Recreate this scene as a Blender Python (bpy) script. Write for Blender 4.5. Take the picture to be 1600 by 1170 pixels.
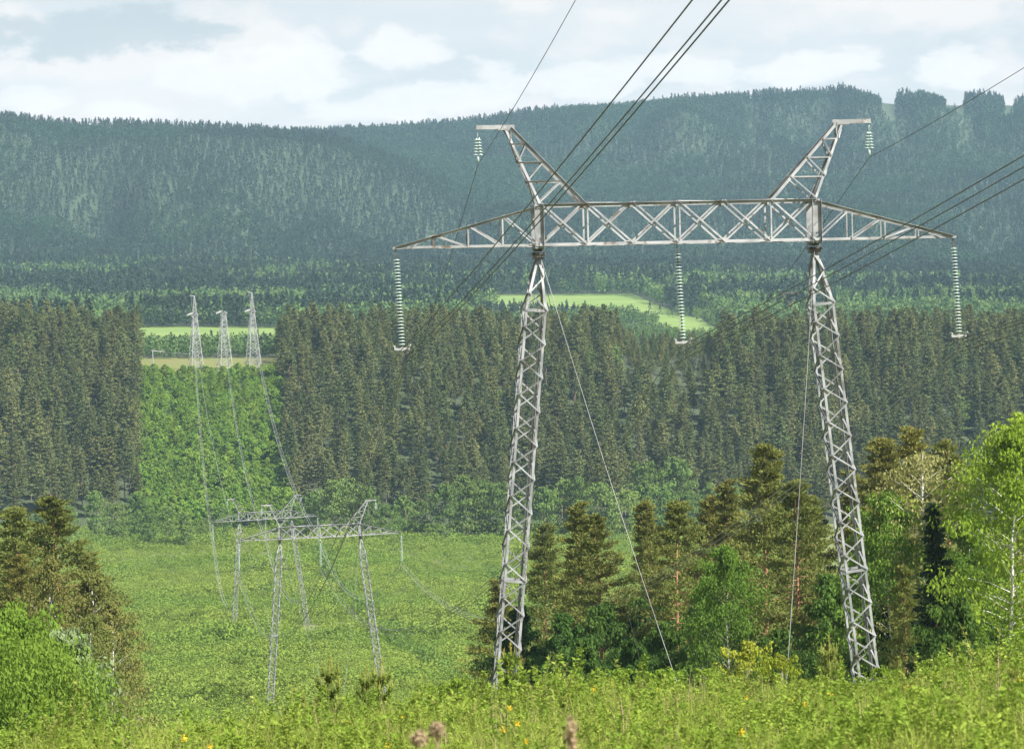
import bpy, math, random
import numpy as np
from mathutils import Vector, Matrix

for o in list(bpy.data.objects):
    bpy.data.objects.remove(o)
SC = bpy.context.scene
COL = SC.collection
RNG = np.random.default_rng(7)

# ------------------------------------------------------------------ camera
F = 5133.0                      # focal length in pixels of the 1600 px wide photograph
PITCH, ROLL = math.atan(85 / F), math.radians(1.3)
_u0 = Vector((0, math.sin(PITCH), math.cos(PITCH)))
FW = Vector((0, math.cos(PITCH), -math.sin(PITCH)))
UP = _u0 * math.cos(ROLL) + Vector((1, 0, 0)) * math.sin(ROLL)
RT = Vector((1, 0, 0)) * math.cos(ROLL) - _u0 * math.sin(ROLL)
cam = bpy.data.cameras.new('camera')
cam.sensor_width = 36.0
cam.lens = F / 1600 * 36.0
cam.clip_start, cam.clip_end = 0.5, 60000
cam.dof.use_dof = True
cam.dof.focus_distance = 150
cam.dof.aperture_fstop = 8.0
camo = bpy.data.objects.new('camera', cam)
COL.objects.link(camo)
camo.matrix_world = Matrix(((RT.x, UP.x, -FW.x, 0), (RT.y, UP.y, -FW.y, 0), (RT.z, UP.z, -FW.z, 0), (0, 0, 0, 1)))
SC.camera = camo


def P(u, v, d):
    """the point seen at photo pixel (u, v) at distance d along the valley (y)"""
    q = RT * ((u - 800) / F) + UP * ((585 - v) / F) + FW
    return q * (d / q.y)


# ------------------------------------------------------------------ light and sky
SUN_EL = math.radians(41)
SUN_DIR = Vector((0.80, -0.60, 0)).normalized() * math.cos(SUN_EL) + Vector((0, 0, math.sin(SUN_EL)))
sl = bpy.data.lights.new('sun', 'SUN')
sl.energy = 4.6
sl.angle = math.radians(0.6)
sl.color = (1.0, 0.95, 0.86)
so = bpy.data.objects.new('sun', sl)
COL.objects.link(so)
so.rotation_euler = SUN_DIR.to_track_quat('Z', 'Y').to_euler()

W = bpy.data.worlds.new('World')
SC.world = W
W.use_nodes = True


class NT:
    def __init__(s, tree):
        s.t = tree
        tree.nodes.clear()

    def n(s, typ, **kw):
        nd = s.t.nodes.new(typ)
        for k, v in kw.items():
            if k == 'i':
                for a, b in v.items():
                    if isinstance(b, bpy.types.NodeSocket):
                        s.t.links.new(b, nd.inputs[a])
                    else:
                        nd.inputs[a].default_value = b
            else:
                setattr(nd, k, v)
        return nd

    def math(s, op, a, b=0.0, c=None, clamp=False):
        nd = s.n('ShaderNodeMath', operation=op, use_clamp=clamp)
        for k, v in enumerate((a, b, c)):
            if v is None:
                continue
            if isinstance(v, bpy.types.NodeSocket):
                s.t.links.new(v, nd.inputs[k])
            else:
                nd.inputs[k].default_value = v
        return nd.outputs[0]

    def mix(s, f, a, b, mode='MIX'):
        nd = s.n('ShaderNodeMix', data_type='RGBA', blend_type=mode)
        for sock, v in ((nd.inputs[0], f), (nd.inputs[6], a), (nd.inputs[7], b)):
            if isinstance(v, bpy.types.NodeSocket):
                s.t.links.new(v, sock)
            else:
                sock.default_value = v if not isinstance(v, tuple) or len(v) == 4 else (*v, 1)
        return nd.outputs[2]

    def ramp(s, f, lo, hi):
        nd = s.n('ShaderNodeMapRange', interpolation_type='SMOOTHSTEP')
        s.t.links.new(f, nd.inputs[0])
        nd.inputs[1].default_value, nd.inputs[2].default_value = lo, hi
        return nd.outputs[0]


def build_world():
    k = NT(W.node_tree)
    sky = k.n('ShaderNodeTexSky', sky_type='NISHITA', sun_disc=False, sun_elevation=SUN_EL,
              sun_rotation=math.atan2(SUN_DIR.x, SUN_DIR.y), altitude=300, air_density=1.0, dust_density=1.5)
    base = k.n('ShaderNodeVectorMath', operation='SCALE', i={0: sky.outputs[0], 'Scale': 0.075})
    tc = k.n('ShaderNodeTexCoord')
    d = tc.outputs['Generated']
    mp = k.n('ShaderNodeMapping', i={'Vector': d, 'Scale': (17, 17, 48), 'Location': (3.1, 0.4, 1.7)})
    nz = k.n('ShaderNodeTexNoise', i={'Vector': mp.outputs[0], 'Scale': 1.0, 'Detail': 9.0, 'Roughness': 0.56, 'Distortion': 0.25})
    mp2 = k.n('ShaderNodeMapping', i={'Vector': d, 'Scale': (7, 7, 40), 'Location': (0.2, 4.0, 0.35)})
    nz2 = k.n('ShaderNodeTexNoise', i={'Vector': mp2.outputs[0], 'Scale': 1.0, 'Detail': 4.0, 'Roughness': 0.5})
    mp3 = k.n('ShaderNodeMapping', i={'Vector': d, 'Scale': (1, 1, 1.9)})
    nz3 = k.n('ShaderNodeTexNoise', i={'Vector': mp3.outputs[0], 'Scale': 48.0, 'Detail': 6.0, 'Roughness': 0.5})
    nz4 = k.n('ShaderNodeTexNoise', i={'Vector': mp3.outputs[0], 'Scale': 170.0, 'Detail': 6.0, 'Roughness': 0.6})
    sx = k.n('ShaderNodeSeparateXYZ', i={0: d})
    z = sx.outputs['Z']
    cov = k.ramp(k.math('ADD', nz.outputs[0], k.math('MULTIPLY_ADD', nz3.outputs[0], 0.45, -0.225)), 0.42, 0.60)
    hi = k.ramp(z, 1.25, 0.12)                 # cover thins towards the zenith; unseen high part added to lift ambient light
    cov = k.math('MULTIPLY', cov, hi)

    def blob(u, v, su, sv):
        c = P(u, v, 100.0)
        c.normalize()
        v1 = k.n('ShaderNodeVectorMath', operation='SUBTRACT', i={0: d, 1: tuple(c)})
        v2 = k.n('ShaderNodeVectorMath', operation='MULTIPLY', i={0: v1.outputs[0], 1: (F / su, F / su, F / sv)})
        ln = k.n('ShaderNodeVectorMath', operation='LENGTH', i={0: v2.outputs[0]})
        wob = k.math('ADD', k.math('MULTIPLY_ADD', nz3.outputs[0], 2.6, -1.3), k.math('MULTIPLY_ADD', nz4.outputs[0], 1.0, -0.5))
        r = k.math('ADD', ln.outputs['Value'], wob)
        return k.ramp(r, 1.05, 0.55)
    grey = blob(130, 52, 260, 42)
    puff = blob(612, 82, 70, 42)
    puff2 = blob(1250, 108, 130, 26)
    puff3 = blob(1500, 105, 90, 36)
    puff4 = blob(430, 110, 130, 60)
    more = blob(55, 165, 85, 26)
    for q in ((195, 172, 95, 24), (330, 118, 120, 40), (880, 125, 170, 34), (1090, 112, 110, 30), (720, 150, 150, 30), (560, 175, 120, 22)):
        more = k.math('MAXIMUM', more, blob(*q))
    puff = k.math('MAXIMUM', puff, k.math('MULTIPLY', more, 0.9))
    white = k.math('MAXIMUM', puff, k.math('MAXIMUM', puff2, k.math('MAXIMUM', puff3, puff4)))
    white = k.math('MULTIPLY', white, k.math('MULTIPLY_ADD', nz4.outputs[0], 0.6, 0.45, True))
    veil = k.mix(k.ramp(nz2.outputs[0], 0.35, 0.65), (0.385, 0.392, 0.39), (0.455, 0.442, 0.43))
    pale = k.mix(hi, base.outputs[0], k.mix(0.88, base.outputs[0], veil))
    cl = k.mix(nz2.outputs[0], (0.475, 0.449, 0.43), (0.525, 0.49, 0.46))
    c = k.mix(cov, pale, cl)
    c = k.mix(white, c, (0.56, 0.53, 0.50))
    c = k.mix(k.math('MULTIPLY', grey, 0.75), c, (0.285, 0.318, 0.33))
    bg = k.n('ShaderNodeBackground', i={'Color': c, 'Strength': 0.76})
    out = k.n('ShaderNodeOutputWorld', i={0: bg.outputs[0]})


build_world()
SC.view_settings.view_transform = 'Standard'
SC.view_settings.look = 'None'
SC.view_settings.exposure = 1.4
SC.view_settings.gamma = 1.0
SC.cycles.max_bounces = 6
SC.cycles.diffuse_bounces = 2
SC.cycles.transmission_bounces = 3
SC.cycles.transparent_max_bounces = 4
SC.cycles.glossy_bounces = 2
SC.cycles.sample_clamp_indirect = 6
SC.cycles.use_denoising = True
SC.cycles.denoising_prefilter = 'ACCURATE'


# ------------------------------------------------------------------ helpers
def tag(o, label=None, cat=None, group=None, kind=None):
    if label: o['label'] = label
    if cat: o['category'] = cat
    if group: o['group'] = group
    if kind: o['kind'] = kind
    return o


def empty(name, loc=(0, 0, 0), rot=(0, 0, 0)):
    o = bpy.data.objects.new(name, None)
    o.empty_display_size = 0.5
    COL.objects.link(o)
    o.location = loc
    o.rotation_euler = rot
    return o


def link(name, me, parent=None, loc=(0, 0, 0)):
    o = bpy.data.objects.new(name, me)
    COL.objects.link(o)
    o.location = loc
    if parent: o.parent = parent
    return o


def copy_tree(o, parent=None):
    c = o.copy()
    COL.objects.link(c)
    c.parent = parent
    for ch in o.children:
        copy_tree(ch, c)
    return c


def np_mesh(name, blocks, mats, smooth=False):
    """blocks: list of (verts (n,3), faces (m,k), material index)"""
    V, loops, starts, totals, mi = [], [], [], [], []
    off = ls = 0
    for v, f, m in blocks:
        v = np.asarray(v, np.float32); f = np.asarray(f, np.int32)
        if len(f) == 0: continue
        V.append(v); loops.append((f + off).ravel())
        k = f.shape[1]
        starts.append(ls + np.arange(len(f)) * k); totals.append(np.full(len(f), k)); mi.append(np.full(len(f), m))
        off += len(v); ls += f.size
    V = np.concatenate(V); loops = np.concatenate(loops)
    starts = np.concatenate(starts); totals = np.concatenate(totals); mi = np.concatenate(mi)
    me = bpy.data.meshes.new(name)
    me.vertices.add(len(V)); me.vertices.foreach_set('co', V.ravel())
    me.loops.add(len(loops)); me.loops.foreach_set('vertex_index', loops.astype(np.int32))
    me.polygons.add(len(starts))
    me.polygons.foreach_set('loop_start', starts.astype(np.int32))
    me.polygons.foreach_set('loop_total', totals.astype(np.int32))
    me.polygons.foreach_set('material_index', mi.astype(np.int32))
    me.polygons.foreach_set('use_smooth', np.full(len(starts), smooth))
    for m in mats: me.materials.append(m)
    me.update(calc_edges=True)
    return me


class MB:
    """collects solid shapes into one mesh"""
    def __init__(s): s.v, s.f = [], []

    def add(s, vs, fs):
        o = len(s.v)
        s.v += [tuple(p) for p in vs]
        s.f += [tuple(i + o for i in f) for f in fs]

    def frame(s, p, q, ref):
        d = (q - p).normalized()
        a = ref - d * ref.dot(d)
        if a.length < 1e-4:
            a = Vector((1, 0, 0)) - d * d.x
        a.normalize()
        return a, d.cross(a)

    def angle(s, p, q, w=0.08, t=0.012, ref=Vector((0, 0, 1)), flip=1):
        """steel angle section from p to q; ref points along one flange"""
        p, q = Vector(p), Vector(q)
        a, b = s.frame(p, q, ref)
        b = b * flip
        prof = [(0, 0), (w, 0), (w, t), (t, t), (t, w), (0, w)]
        vs = [e + a * x + b * y for e in (p, q) for x, y in prof]
        fs = [(i, (i + 1) % 6, 6 + (i + 1) % 6, 6 + i) for i in range(6)] + [(5, 4, 3, 2, 1, 0), (6, 7, 8, 9, 10, 11)]
        s.add(vs, fs)

    def bar(s, p, q, w, h, ref=Vector((0, 0, 1))):
        p, q = Vector(p), Vector(q)
        a, b = s.frame(p, q, ref)
        vs = [e + a * x * w / 2 + b * y * h / 2 for e in (p, q) for x, y in ((-1, -1), (1, -1), (1, 1), (-1, 1))]
        s.add(vs, [(0, 1, 5, 4), (1, 2, 6, 5), (2, 3, 7, 6), (3, 0, 4, 7), (3, 2, 1, 0), (4, 5, 6, 7)])

    def box(s, c, sx, sy, sz):
        c = Vector(c)
        s.bar(c - Vector((0, 0, sz / 2)), c + Vector((0, 0, sz / 2)), sx, sy, Vector((1, 0, 0)))

    def tube(s, pts, r, n=6, r2=None):
        pts = [Vector(p) for p in pts]
        m = len(pts)
        vs = []
        for i, p in enumerate(pts):
            d = pts[min(i + 1, m - 1)] - pts[max(i - 1, 0)]
            a, b = s.frame(p, p + d, Vector((0.31, 0.2, 0.93)))
            rr = r if r2 is None else r + (r2 - r) * i / (m - 1)
            vs += [p + (a * math.cos(2 * math.pi * j / n) + b * math.sin(2 * math.pi * j / n)) * rr for j in range(n)]
        fs = [(i * n + j, i * n + (j + 1) % n, (i + 1) * n + (j + 1) % n, (i + 1) * n + j) for i in range(m - 1) for j in range(n)]
        fs += [tuple(range(n))[::-1], tuple((m - 1) * n + j for j in range(n))]
        s.add(vs, fs)

    def lathe(s, prof, n=12, c=(0, 0, 0)):
        c = Vector(c)
        vs = [c + Vector((r * math.cos(2 * math.pi * j / n), r * math.sin(2 * math.pi * j / n), z)) for r, z in prof for j in range(n)]
        m = len(prof)
        fs = [(i * n + j, i * n + (j + 1) % n, (i + 1) * n + (j + 1) % n, (i + 1) * n + j) for i in range(m - 1) for j in range(n)]
        fs += [tuple(range(n))[::-1], tuple((m - 1) * n + j for j in range(n))]
        s.add(vs, fs)

    def mesh(s, name, mat, smooth=False):
        me = bpy.data.meshes.new(name)
        me.from_pydata(s.v, [], s.f)
        me.materials.append(mat)
        if smooth: me.polygons.foreach_set('use_smooth', [True] * len(me.polygons))
        me.update()
        return me

    def build(s, name, mat, parent=None, smooth=False):
        return link(name, s.mesh(name, mat, smooth), parent)


# ------------------------------------------------------------------ materials
def mat(name):
    m = bpy.data.materials.new(name)
    m.use_nodes = True
    return m, NT(m.node_tree)


def foliage(name, c1, c2, trans=0.35, spread=0.35, noise=0.25, c3=None):
    """leaf colour differing from plant to plant and from spray to spray"""
    m, k = mat(name)
    oi = k.n('ShaderNodeObjectInfo')
    tc = k.n('ShaderNodeTexCoord')
    nz = k.n('ShaderNodeTexNoise', i={'Vector': tc.outputs['Object'], 'Scale': noise, 'Detail': 2.0})
    f = k.math('MULTIPLY_ADD', k.math('SUBTRACT', nz.outputs[0], 0.5), 1.6, oi.outputs['Random'], clamp=True)
    col = k.mix(f, c1, c2)
    if c3:
        gp = k.n('ShaderNodeNewGeometry')
        n2 = k.n('ShaderNodeTexNoise', i={'Vector': gp.outputs['Position'], 'Scale': 0.02, 'Detail': 3.0})
        col = k.mix(k.ramp(n2.outputs[0], 0.44, 0.62), col, c3)
    hv = k.n('ShaderNodeHueSaturation', i={'Color': col})
    rv = k.math('FRACT', k.math('MULTIPLY', oi.outputs['Random'], 37.7))
    k.t.links.new(k.math('MULTIPLY_ADD', rv, spread, 1 - spread / 2), hv.inputs['Value'])
    df = k.n('ShaderNodeBsdfDiffuse', i={'Color': hv.outputs[0]})
    tr = k.n('ShaderNodeBsdfTranslucent', i={'Color': hv.outputs[0]})
    mx = k.n('ShaderNodeMixShader', i={0: trans, 1: df.outputs[0], 2: tr.outputs[0]})
    k.n('ShaderNodeOutputMaterial', i={0: mx.outputs[0]})
    return m


def rough(name, c1, c2, scale=3.0, r=0.8, metallic=0.0, stretch=(1, 1, 1), lo=0.35, hi=0.65, c3=None, s3=1.0):
    m, k = mat(name)
    tc = k.n('ShaderNodeTexCoord')
    mp = k.n('ShaderNodeMapping', i={'Vector': tc.outputs['Object'], 'Scale': stretch})
    nz = k.n('ShaderNodeTexNoise', i={'Vector': mp.outputs[0], 'Scale': scale, 'Detail': 4.0})
    col = k.mix(k.ramp(nz.outputs[0], lo, hi), c1, c2)
    if c3:
        n3 = k.n('ShaderNodeTexNoise', i={'Vector': tc.outputs['Object'], 'Scale': s3, 'Detail': 5.0, 'Roughness': 0.65})
        col = k.mix(k.ramp(n3.outputs[0], 0.56, 0.66), col, c3)
    b = k.n('ShaderNodeBsdfPrincipled', i={'Base Color': col, 'Roughness': r, 'Metallic': metallic})
    k.n('ShaderNodeOutputMaterial', i={0: b.outputs[0]})
    return m


def pine_bark(name, low, high, z0, z1):
    """grey plates below, thin orange bark higher up, as Scots pines have"""
    m, k = mat(name)
    tc = k.n('ShaderNodeTexCoord')
    sx = k.n('ShaderNodeSeparateXYZ', i={0: tc.outputs['Object']})
    mp = k.n('ShaderNodeMapping', i={'Vector': tc.outputs['Object'], 'Scale': (4, 4, 1)})
    nz = k.n('ShaderNodeTexNoise', i={'Vector': mp.outputs[0], 'Scale': 1.5, 'Detail': 4.0})
    f = k.ramp(k.math('MULTIPLY_ADD', nz.outputs[0], 4.0, sx.outputs['Z']), z0 + 2, z1 + 2)
    col = k.mix(f, low, high)
    col = k.mix(k.math('MULTIPLY', nz.outputs[0], 0.5), col, (0.08, 0.05, 0.035))
    b = k.n('ShaderNodeBsdfPrincipled', i={'Base Color': col, 'Roughness': 0.85})
    k.n('ShaderNodeOutputMaterial', i={0: b.outputs[0]})
    return m


STEEL = rough('galvanised_steel', (0.175, 0.185, 0.195), (0.315, 0.325, 0.34), 1.2, 0.5, 0.2, c3=(0.115, 0.11, 0.105), s3=0.9)
RUSTY = rough('rusty_steel', (0.20, 0.21, 0.22), (0.315, 0.325, 0.335), 0.8, 0.6, 0.15, lo=0.4, hi=0.6, c3=(0.12, 0.095, 0.075), s3=1.3)
DARKST = rough('dark_steel', (0.05, 0.05, 0.05), (0.12, 0.11, 0.10), 4, 0.6, 0.2)
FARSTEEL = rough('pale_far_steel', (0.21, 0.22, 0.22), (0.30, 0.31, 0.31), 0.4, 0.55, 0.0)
WIRE = rough('dark_wire', (0.065, 0.065, 0.065), (0.10, 0.10, 0.098), 1, 0.6, 0.2)  # the conductors' dark look against the sky, put into the colour
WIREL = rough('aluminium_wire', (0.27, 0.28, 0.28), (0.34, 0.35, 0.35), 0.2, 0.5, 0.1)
GUYM = rough('grey_cable', (0.15, 0.155, 0.16), (0.22, 0.225, 0.23), 0.5, 0.6, 0.2)
gm, gk = mat('glass_disc')
gb = gk.n('ShaderNodeBsdfPrincipled', i={'Base Color': (0.42, 0.53, 0.49, 1), 'Roughness': 0.12, 'Transmission Weight': 0.3, 'IOR': 1.5})
gk.n('ShaderNodeOutputMaterial', i={0: gb.outputs[0]})
GLASS = gm

M_PINE = foliage('pine_needles', (0.142, 0.17, 0.046), (0.205, 0.205, 0.056), 0.33)
M_PINE_DARK = foliage('spruce_needles', (0.034, 0.062, 0.03), (0.055, 0.082, 0.036), 0.2)
M_PINE_FAR = foliage('slope_pine_needles', (0.108, 0.143, 0.052), (0.17, 0.18, 0.066), 0.22, 0.5, 0.12)
M_BIRCH = foliage('birch_leaves', (0.195, 0.295, 0.035), (0.26, 0.35, 0.05), 0.42)
M_ALDER_SHADE = foliage('shade_toned_alder_leaves', (0.045, 0.095, 0.024), (0.085, 0.15, 0.032), 0.4)  # shade of the wood edge is put into this darker leaf colour
M_GREEN = foliage('green_birch_leaves', (0.095, 0.175, 0.030), (0.15, 0.235, 0.040), 0.42)
M_PALE = foliage('pale_birch_leaves', (0.22, 0.24, 0.085), (0.28, 0.28, 0.11), 0.4)
M_DULL = foliage('dull_birch_leaves', (0.125, 0.155, 0.042), (0.18, 0.185, 0.055), 0.35)
M_LIME = foliage('lime_bush_leaves', (0.115, 0.2, 0.028), (0.175, 0.265, 0.045), 0.4, 0.2, 0.5)
M_WILLOW = foliage('willow_leaves', (0.19, 0.25, 0.12), (0.24, 0.3, 0.15), 0.35)
M_BELT = foliage('belt_leaves', (0.12, 0.195, 0.052), (0.175, 0.245, 0.065), 0.35)
M_STRIP = foliage('young_tree_leaves', (0.145, 0.26, 0.04), (0.22, 0.32, 0.052), 0.35, 0.5)
M_SHRUB = foliage('valley_shrub_leaves', (0.185, 0.262, 0.048), (0.225, 0.292, 0.06), 0.35, 0.3, 0.3, c3=(0.165, 0.25, 0.046))
M_DITCH = foliage('ditch_shrub_leaves', (0.115, 0.195, 0.042), (0.155, 0.235, 0.05), 0.35, 0.3)
M_FARD = foliage('far_leaves', (0.075, 0.14, 0.046), (0.125, 0.185, 0.058), 0.3, 0.4)
M_MTC = foliage('mountain_needles', (0.036, 0.06, 0.04), (0.054, 0.076, 0.044), 0.2, 0.5)
M_MTD = foliage('mountain_leaves', (0.036, 0.073, 0.037), (0.049, 0.086, 0.041), 0.3, 0.5)
M_BARK = pine_bark('pine_bark', (0.16, 0.12, 0.09), (0.36, 0.19, 0.10), 3.0, 9.0)
M_BARKF = pine_bark('slope_pine_bark', (0.16, 0.12, 0.095), (0.26, 0.16, 0.10), 5.0, 12.0)
M_BIRCHBARK = rough('birch_bark', (0.42, 0.41, 0.38), (0.62, 0.61, 0.57), 2.0, 0.7, 0, (1, 1, 3), 0.4, 0.6, (0.05, 0.045, 0.04), 2.2)
M_GREYBARK = rough('grey_bark', (0.11, 0.09, 0.07), (0.19, 0.16, 0.13), 3, 0.9)


# ------------------------------------------------------------------ terrain
TG = np.linspace(-0.30, 0.30, 241)       # x / y
UG = 800 + TG * F


def vline(d, us, vs):
    v = np.interp(UG, us, vs)
    out = np.empty_like(v)
    for i, (u, vv) in enumerate(zip(UG, v)):
        # keep x/y at t: solve along the roll
        q = RT * ((u - 800) / F) + UP * ((585 - vv) / F) + FW
        out[i] = q.z / q.y * d
    return out


CONST = lambda z: np.full_like(TG, z)
CTRL = [(1, CONST(-1.7)), (12, CONST(-2.35)), (30, CONST(-4.3)), (52, CONST(-6.7)), (66, CONST(-8.6)), (82, CONST(-11.6)), (140, CONST(-23.6)),
        (200, CONST(-31.5)), (300, CONST(-41.5)), (484, CONST(-56.8)), (620, CONST(-64)), (751, CONST(-69.2)), (950, CONST(-72)),
        (1120, vline(1120, [0, 1600], [832, 828])),
        (1300, vline(1300, [0, 150, 225, 340, 455, 640, 1000, 1600], [562, 572, 577, 574, 571, 567, 570, 574])),
        (1450, vline(1450, [0, 1600], [556, 556])),
        (1600, vline(1600, [0, 1600], [530, 534])),
        (1900, vline(1900, [0, 1600], [512, 518])),
        (2200, vline(2200, [0, 800, 1100, 1600], [494, 487, 492, 494])),
        (2480, vline(2480, [0, 800, 1000, 1600], [468, 462, 460, 470])),
        (3000, vline(3000, [0, 800, 1600], [425, 432, 438])),
        (3400, vline(3400, [0, 400, 640, 850, 1200, 1600], [330, 345, 370, 388, 385, 380])),
        (3800, vline(3800, [-800, 0, 60, 130, 200, 340, 430, 530, 640, 740, 850, 1000, 1200, 1600],
                     [172, 176, 186, 195, 192, 198, 203, 216, 266, 316, 330, 325, 315, 315])),
        (4200, vline(4200, [0, 430, 530, 640, 740, 850, 1200, 1600], [240, 250, 252, 258, 266, 262, 248, 244])),
        (4800, vline(4800, [-800, 0, 300, 400, 530, 600, 700, 760, 830, 900, 960, 1050, 1150, 1250, 1340, 1385, 1405, 1450, 1500, 1540, 1600, 2400],
                     [222, 216, 216, 213, 209, 202, 196, 189, 177, 166, 164, 153, 149, 141, 138, 150, 156, 146, 158, 150, 156, 176])),
        (5600, vline(5600, [0, 1600], [270, 250])), (9000, vline(9000, [0, 1600], [380, 380]))]
DC = np.array([c[0] for c in CTRL], float)
S0, S1, NS = math.log(101.0), math.log(9100.0), 900
SS = np.linspace(S0, S1, NS)
DS = np.exp(SS) - 100
ZT = np.stack([c[1] for c in CTRL])
HT = np.empty((NS, len(TG)))
for j in range(len(TG)):
    HT[:, j] = np.interp(DS, DC, ZT[:, j])
_k = np.exp(-0.5 * (np.arange(-12, 13) / 4.0) ** 2); _k /= _k.sum()
_p = np.pad(HT, ((12, 12), (0, 0)), mode='edge')
HT = sum(_k[i] * _p[i:i + NS] for i in range(25))
_k2 = np.exp(-0.5 * (np.arange(-3, 4) / 1.2) ** 2); _k2 /= _k2.sum()
_p = np.pad(HT, ((0, 0), (3, 3)), mode='edge')
HT = sum(_k2[i] * _p[:, i:i + len(TG)] for i in range(7))
# gullies and spurs on the mountain flanks
_gw = np.exp(-((DS - 3380) / 190.0) ** 2)[:, None] * 17 + np.exp(-((DS - 4450) / 170.0) ** 2)[:, None] * 20 * np.clip((TG[None] + 0.02) * 25, 0, 1)
_gt = np.sin(TG * 118 + 0.6)[None] * 0.6 + np.sin(TG[None] * 63 + DS[:, None] * 0.004) + 0.5 * np.sin(TG * 231 + 2)[None]
HT += _gw * _gt * np.clip((TG[None] + 0.30) * 8, 0, 1)


def H(x, y):
    x = np.asarray(x, float); y = np.asarray(y, float)
    yy = np.clip(y, 1.0, 9000)
    t = np.clip(x / np.maximum(yy, 8.0), -0.2999, 0.2999)
    s = (np.log(yy + 100) - S0) / (S1 - S0) * (NS - 1)
    i = np.clip(s.astype(int), 0, NS - 2); fs = s - i
    c = (t + 0.30) / 0.60 * (len(TG) - 1)
    j = np.clip(c.astype(int), 0, len(TG) - 2); fc = c - j
    z = (HT[i, j] * (1 - fs) + HT[i + 1, j] * fs) * (1 - fc) + (HT[i, j + 1] * (1 - fs) + HT[i + 1, j + 1] * fs) * fc
    near = np.clip((170 - y) / 110, 0, 1) * np.clip((y + 5) / 25, 0, 1)
    z = z + 0.048 * np.clip(x, -30, 30) * near
    z = z + 0.18 * np.sin(x * 0.55 + y * 0.21) * np.sin(y * 0.33 - x * 0.12) * np.clip(y / 30, 0, 1) * np.clip((3000 - y) / 2000, 0, 1)
    # a shallow ditch runs along the valley floor
    xd = np.interp(y, DITCH_Y, DITCH_X)
    z = z - 0.9 * np.exp(-((x - xd) / 4.0) ** 2) * np.clip((y - 430) / 60, 0, 1) * np.clip((1080 - y) / 150, 0, 1)
    return z


_dp = [(500, 840, 1040), (520, 865, 900), (560, 895, 800), (610, 930, 700), (640, 958, 640), (690, 990, 580), (740, 1030, 520), (800, 1080, 450)]
DITCH_Y = np.array([q[2] for q in _dp][::-1], float)
DITCH_X = np.array([P(*q).x for q in _dp][::-1])

tcols = np.concatenate([np.linspace(-2.6, -0.30, 14)[:-1], np.linspace(-0.30, -0.175, 26)[:-1], np.linspace(-0.175, 0.175, 161), np.linspace(0.175, 0.30, 26)[1:], np.linspace(0.30, 2.6, 14)[1:]])


def sheet(name, ys, m, y0=40.0):
    ys = np.asarray(ys, float)
    Y, T = np.meshgrid(ys, tcols, indexing='ij')
    X = T * (Y + y0)
    Z = H(X, Y)
    V = np.stack([X, Y, Z], -1).reshape(-1, 3)
    nr, nc = Y.shape
    idx = np.arange(nr * nc).reshape(nr, nc)
    f = np.stack([idx[:-1, :-1], idx[:-1, 1:], idx[1:, 1:], idx[1:, :-1]], -1).reshape(-1, 4)
    o = link(name, np_mesh(name, [(V, f, 0)], [m], True))
    return tag(o, kind='structure')


M_GROUND = rough('valley_ground', (0.10, 0.135, 0.035), (0.145, 0.18, 0.045), 0.25, 1.0, c3=(0.10, 0.085, 0.05), s3=0.12)
M_HILL = rough('forest_floor', (0.035, 0.055, 0.022), (0.055, 0.07, 0.03), 0.2, 1.0)
M_MOUNT = rough('mountain_ground', (0.032, 0.056, 0.028), (0.045, 0.07, 0.032), 0.01, 1.0)
M_FIELD = rough('meadow', (0.12, 0.20, 0.035), (0.155, 0.225, 0.045), 0.02, 1.0)
M_YELLOW = rough('dry_field', (0.150, 0.145, 0.038), (0.125, 0.15, 0.034), 0.05, 1.0)
sheet('ground', np.concatenate([np.linspace(-38, 0, 8), np.geomspace(2, 1116, 170)]), M_GROUND)
sheet('hill', np.geomspace(1116, 2950, 130), M_HILL)
sheet('mountain', np.concatenate([np.geomspace(2950, 5600, 110), np.geomspace(5700, 6200, 3)]), M_MOUNT)


def field(name, cells, m):
    """a mown field lying a hand's breadth over the terrain; cells: rows of (d, u_left, u_right)"""
    V, f = [], []
    nc = 24
    rows = []
    for a, b in zip(cells[:-1], cells[1:]):
        n = max(2, int(abs(b[0] - a[0]) / 15))
        for i in range(n):
            w = i / n
            rows.append([a[k] + (b[k] - a[k]) * w for k in range(3)])
    rows.append(list(cells[-1]))
    for d, ul, ur in rows:
        for c in range(nc + 1):
            x = (ul + (ur - ul) * c / nc - 800) / F * d
            V.append((x, d, float(H(x, d)) + 0.35))
    for r in range(len(rows) - 1):
        for c in range(nc):
            a = r * (nc + 1) + c
            f.append((a, a + 1, a + nc + 2, a + nc + 1))
    return tag(link(name, np_mesh(name, [(np.array(V), np.array(f), 0)], [m], True)), kind='structure')


F_YEL = [(1296, 205, 470), (1415, 205, 470)]
F_LEFT = [(1540, 150, 480), (1925, 150, 480)]
F_MID = [(2130, 770, 1085), (2200, 770, 1065), (2300, 770, 1035), (2400, 770, 1010), (2500, 770, 990)]
F_DIAG = [(1780, 1070, 1150), (1900, 1045, 1125), (2020, 1015, 1105), (2128, 985, 1095)]
field('field', F_YEL, M_YELLOW)
field('field', F_LEFT, M_FIELD)
field('field', F_MID, M_FIELD)
field('field', F_DIAG, M_FIELD)


def in_field(x, y, grow=0):
    u = 800 + x / y * F
    r = np.zeros(len(u), bool)
    for cells in (F_YEL, F_LEFT, F_MID, F_DIAG):
        d = [c[0] for c in cells]
        l = np.interp(y, d, [c[1] for c in cells]); rr = np.interp(y, d, [c[2] for c in cells])
        w = 22 * (vnoise(x, y, 35, 51) - .5)
        r |= (y > d[0]) & (y < d[-1] - (0 if cells is F_DIAG else 34) + w) & (u > l + w) & (u < rr - 6 + w)
    return r


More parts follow.
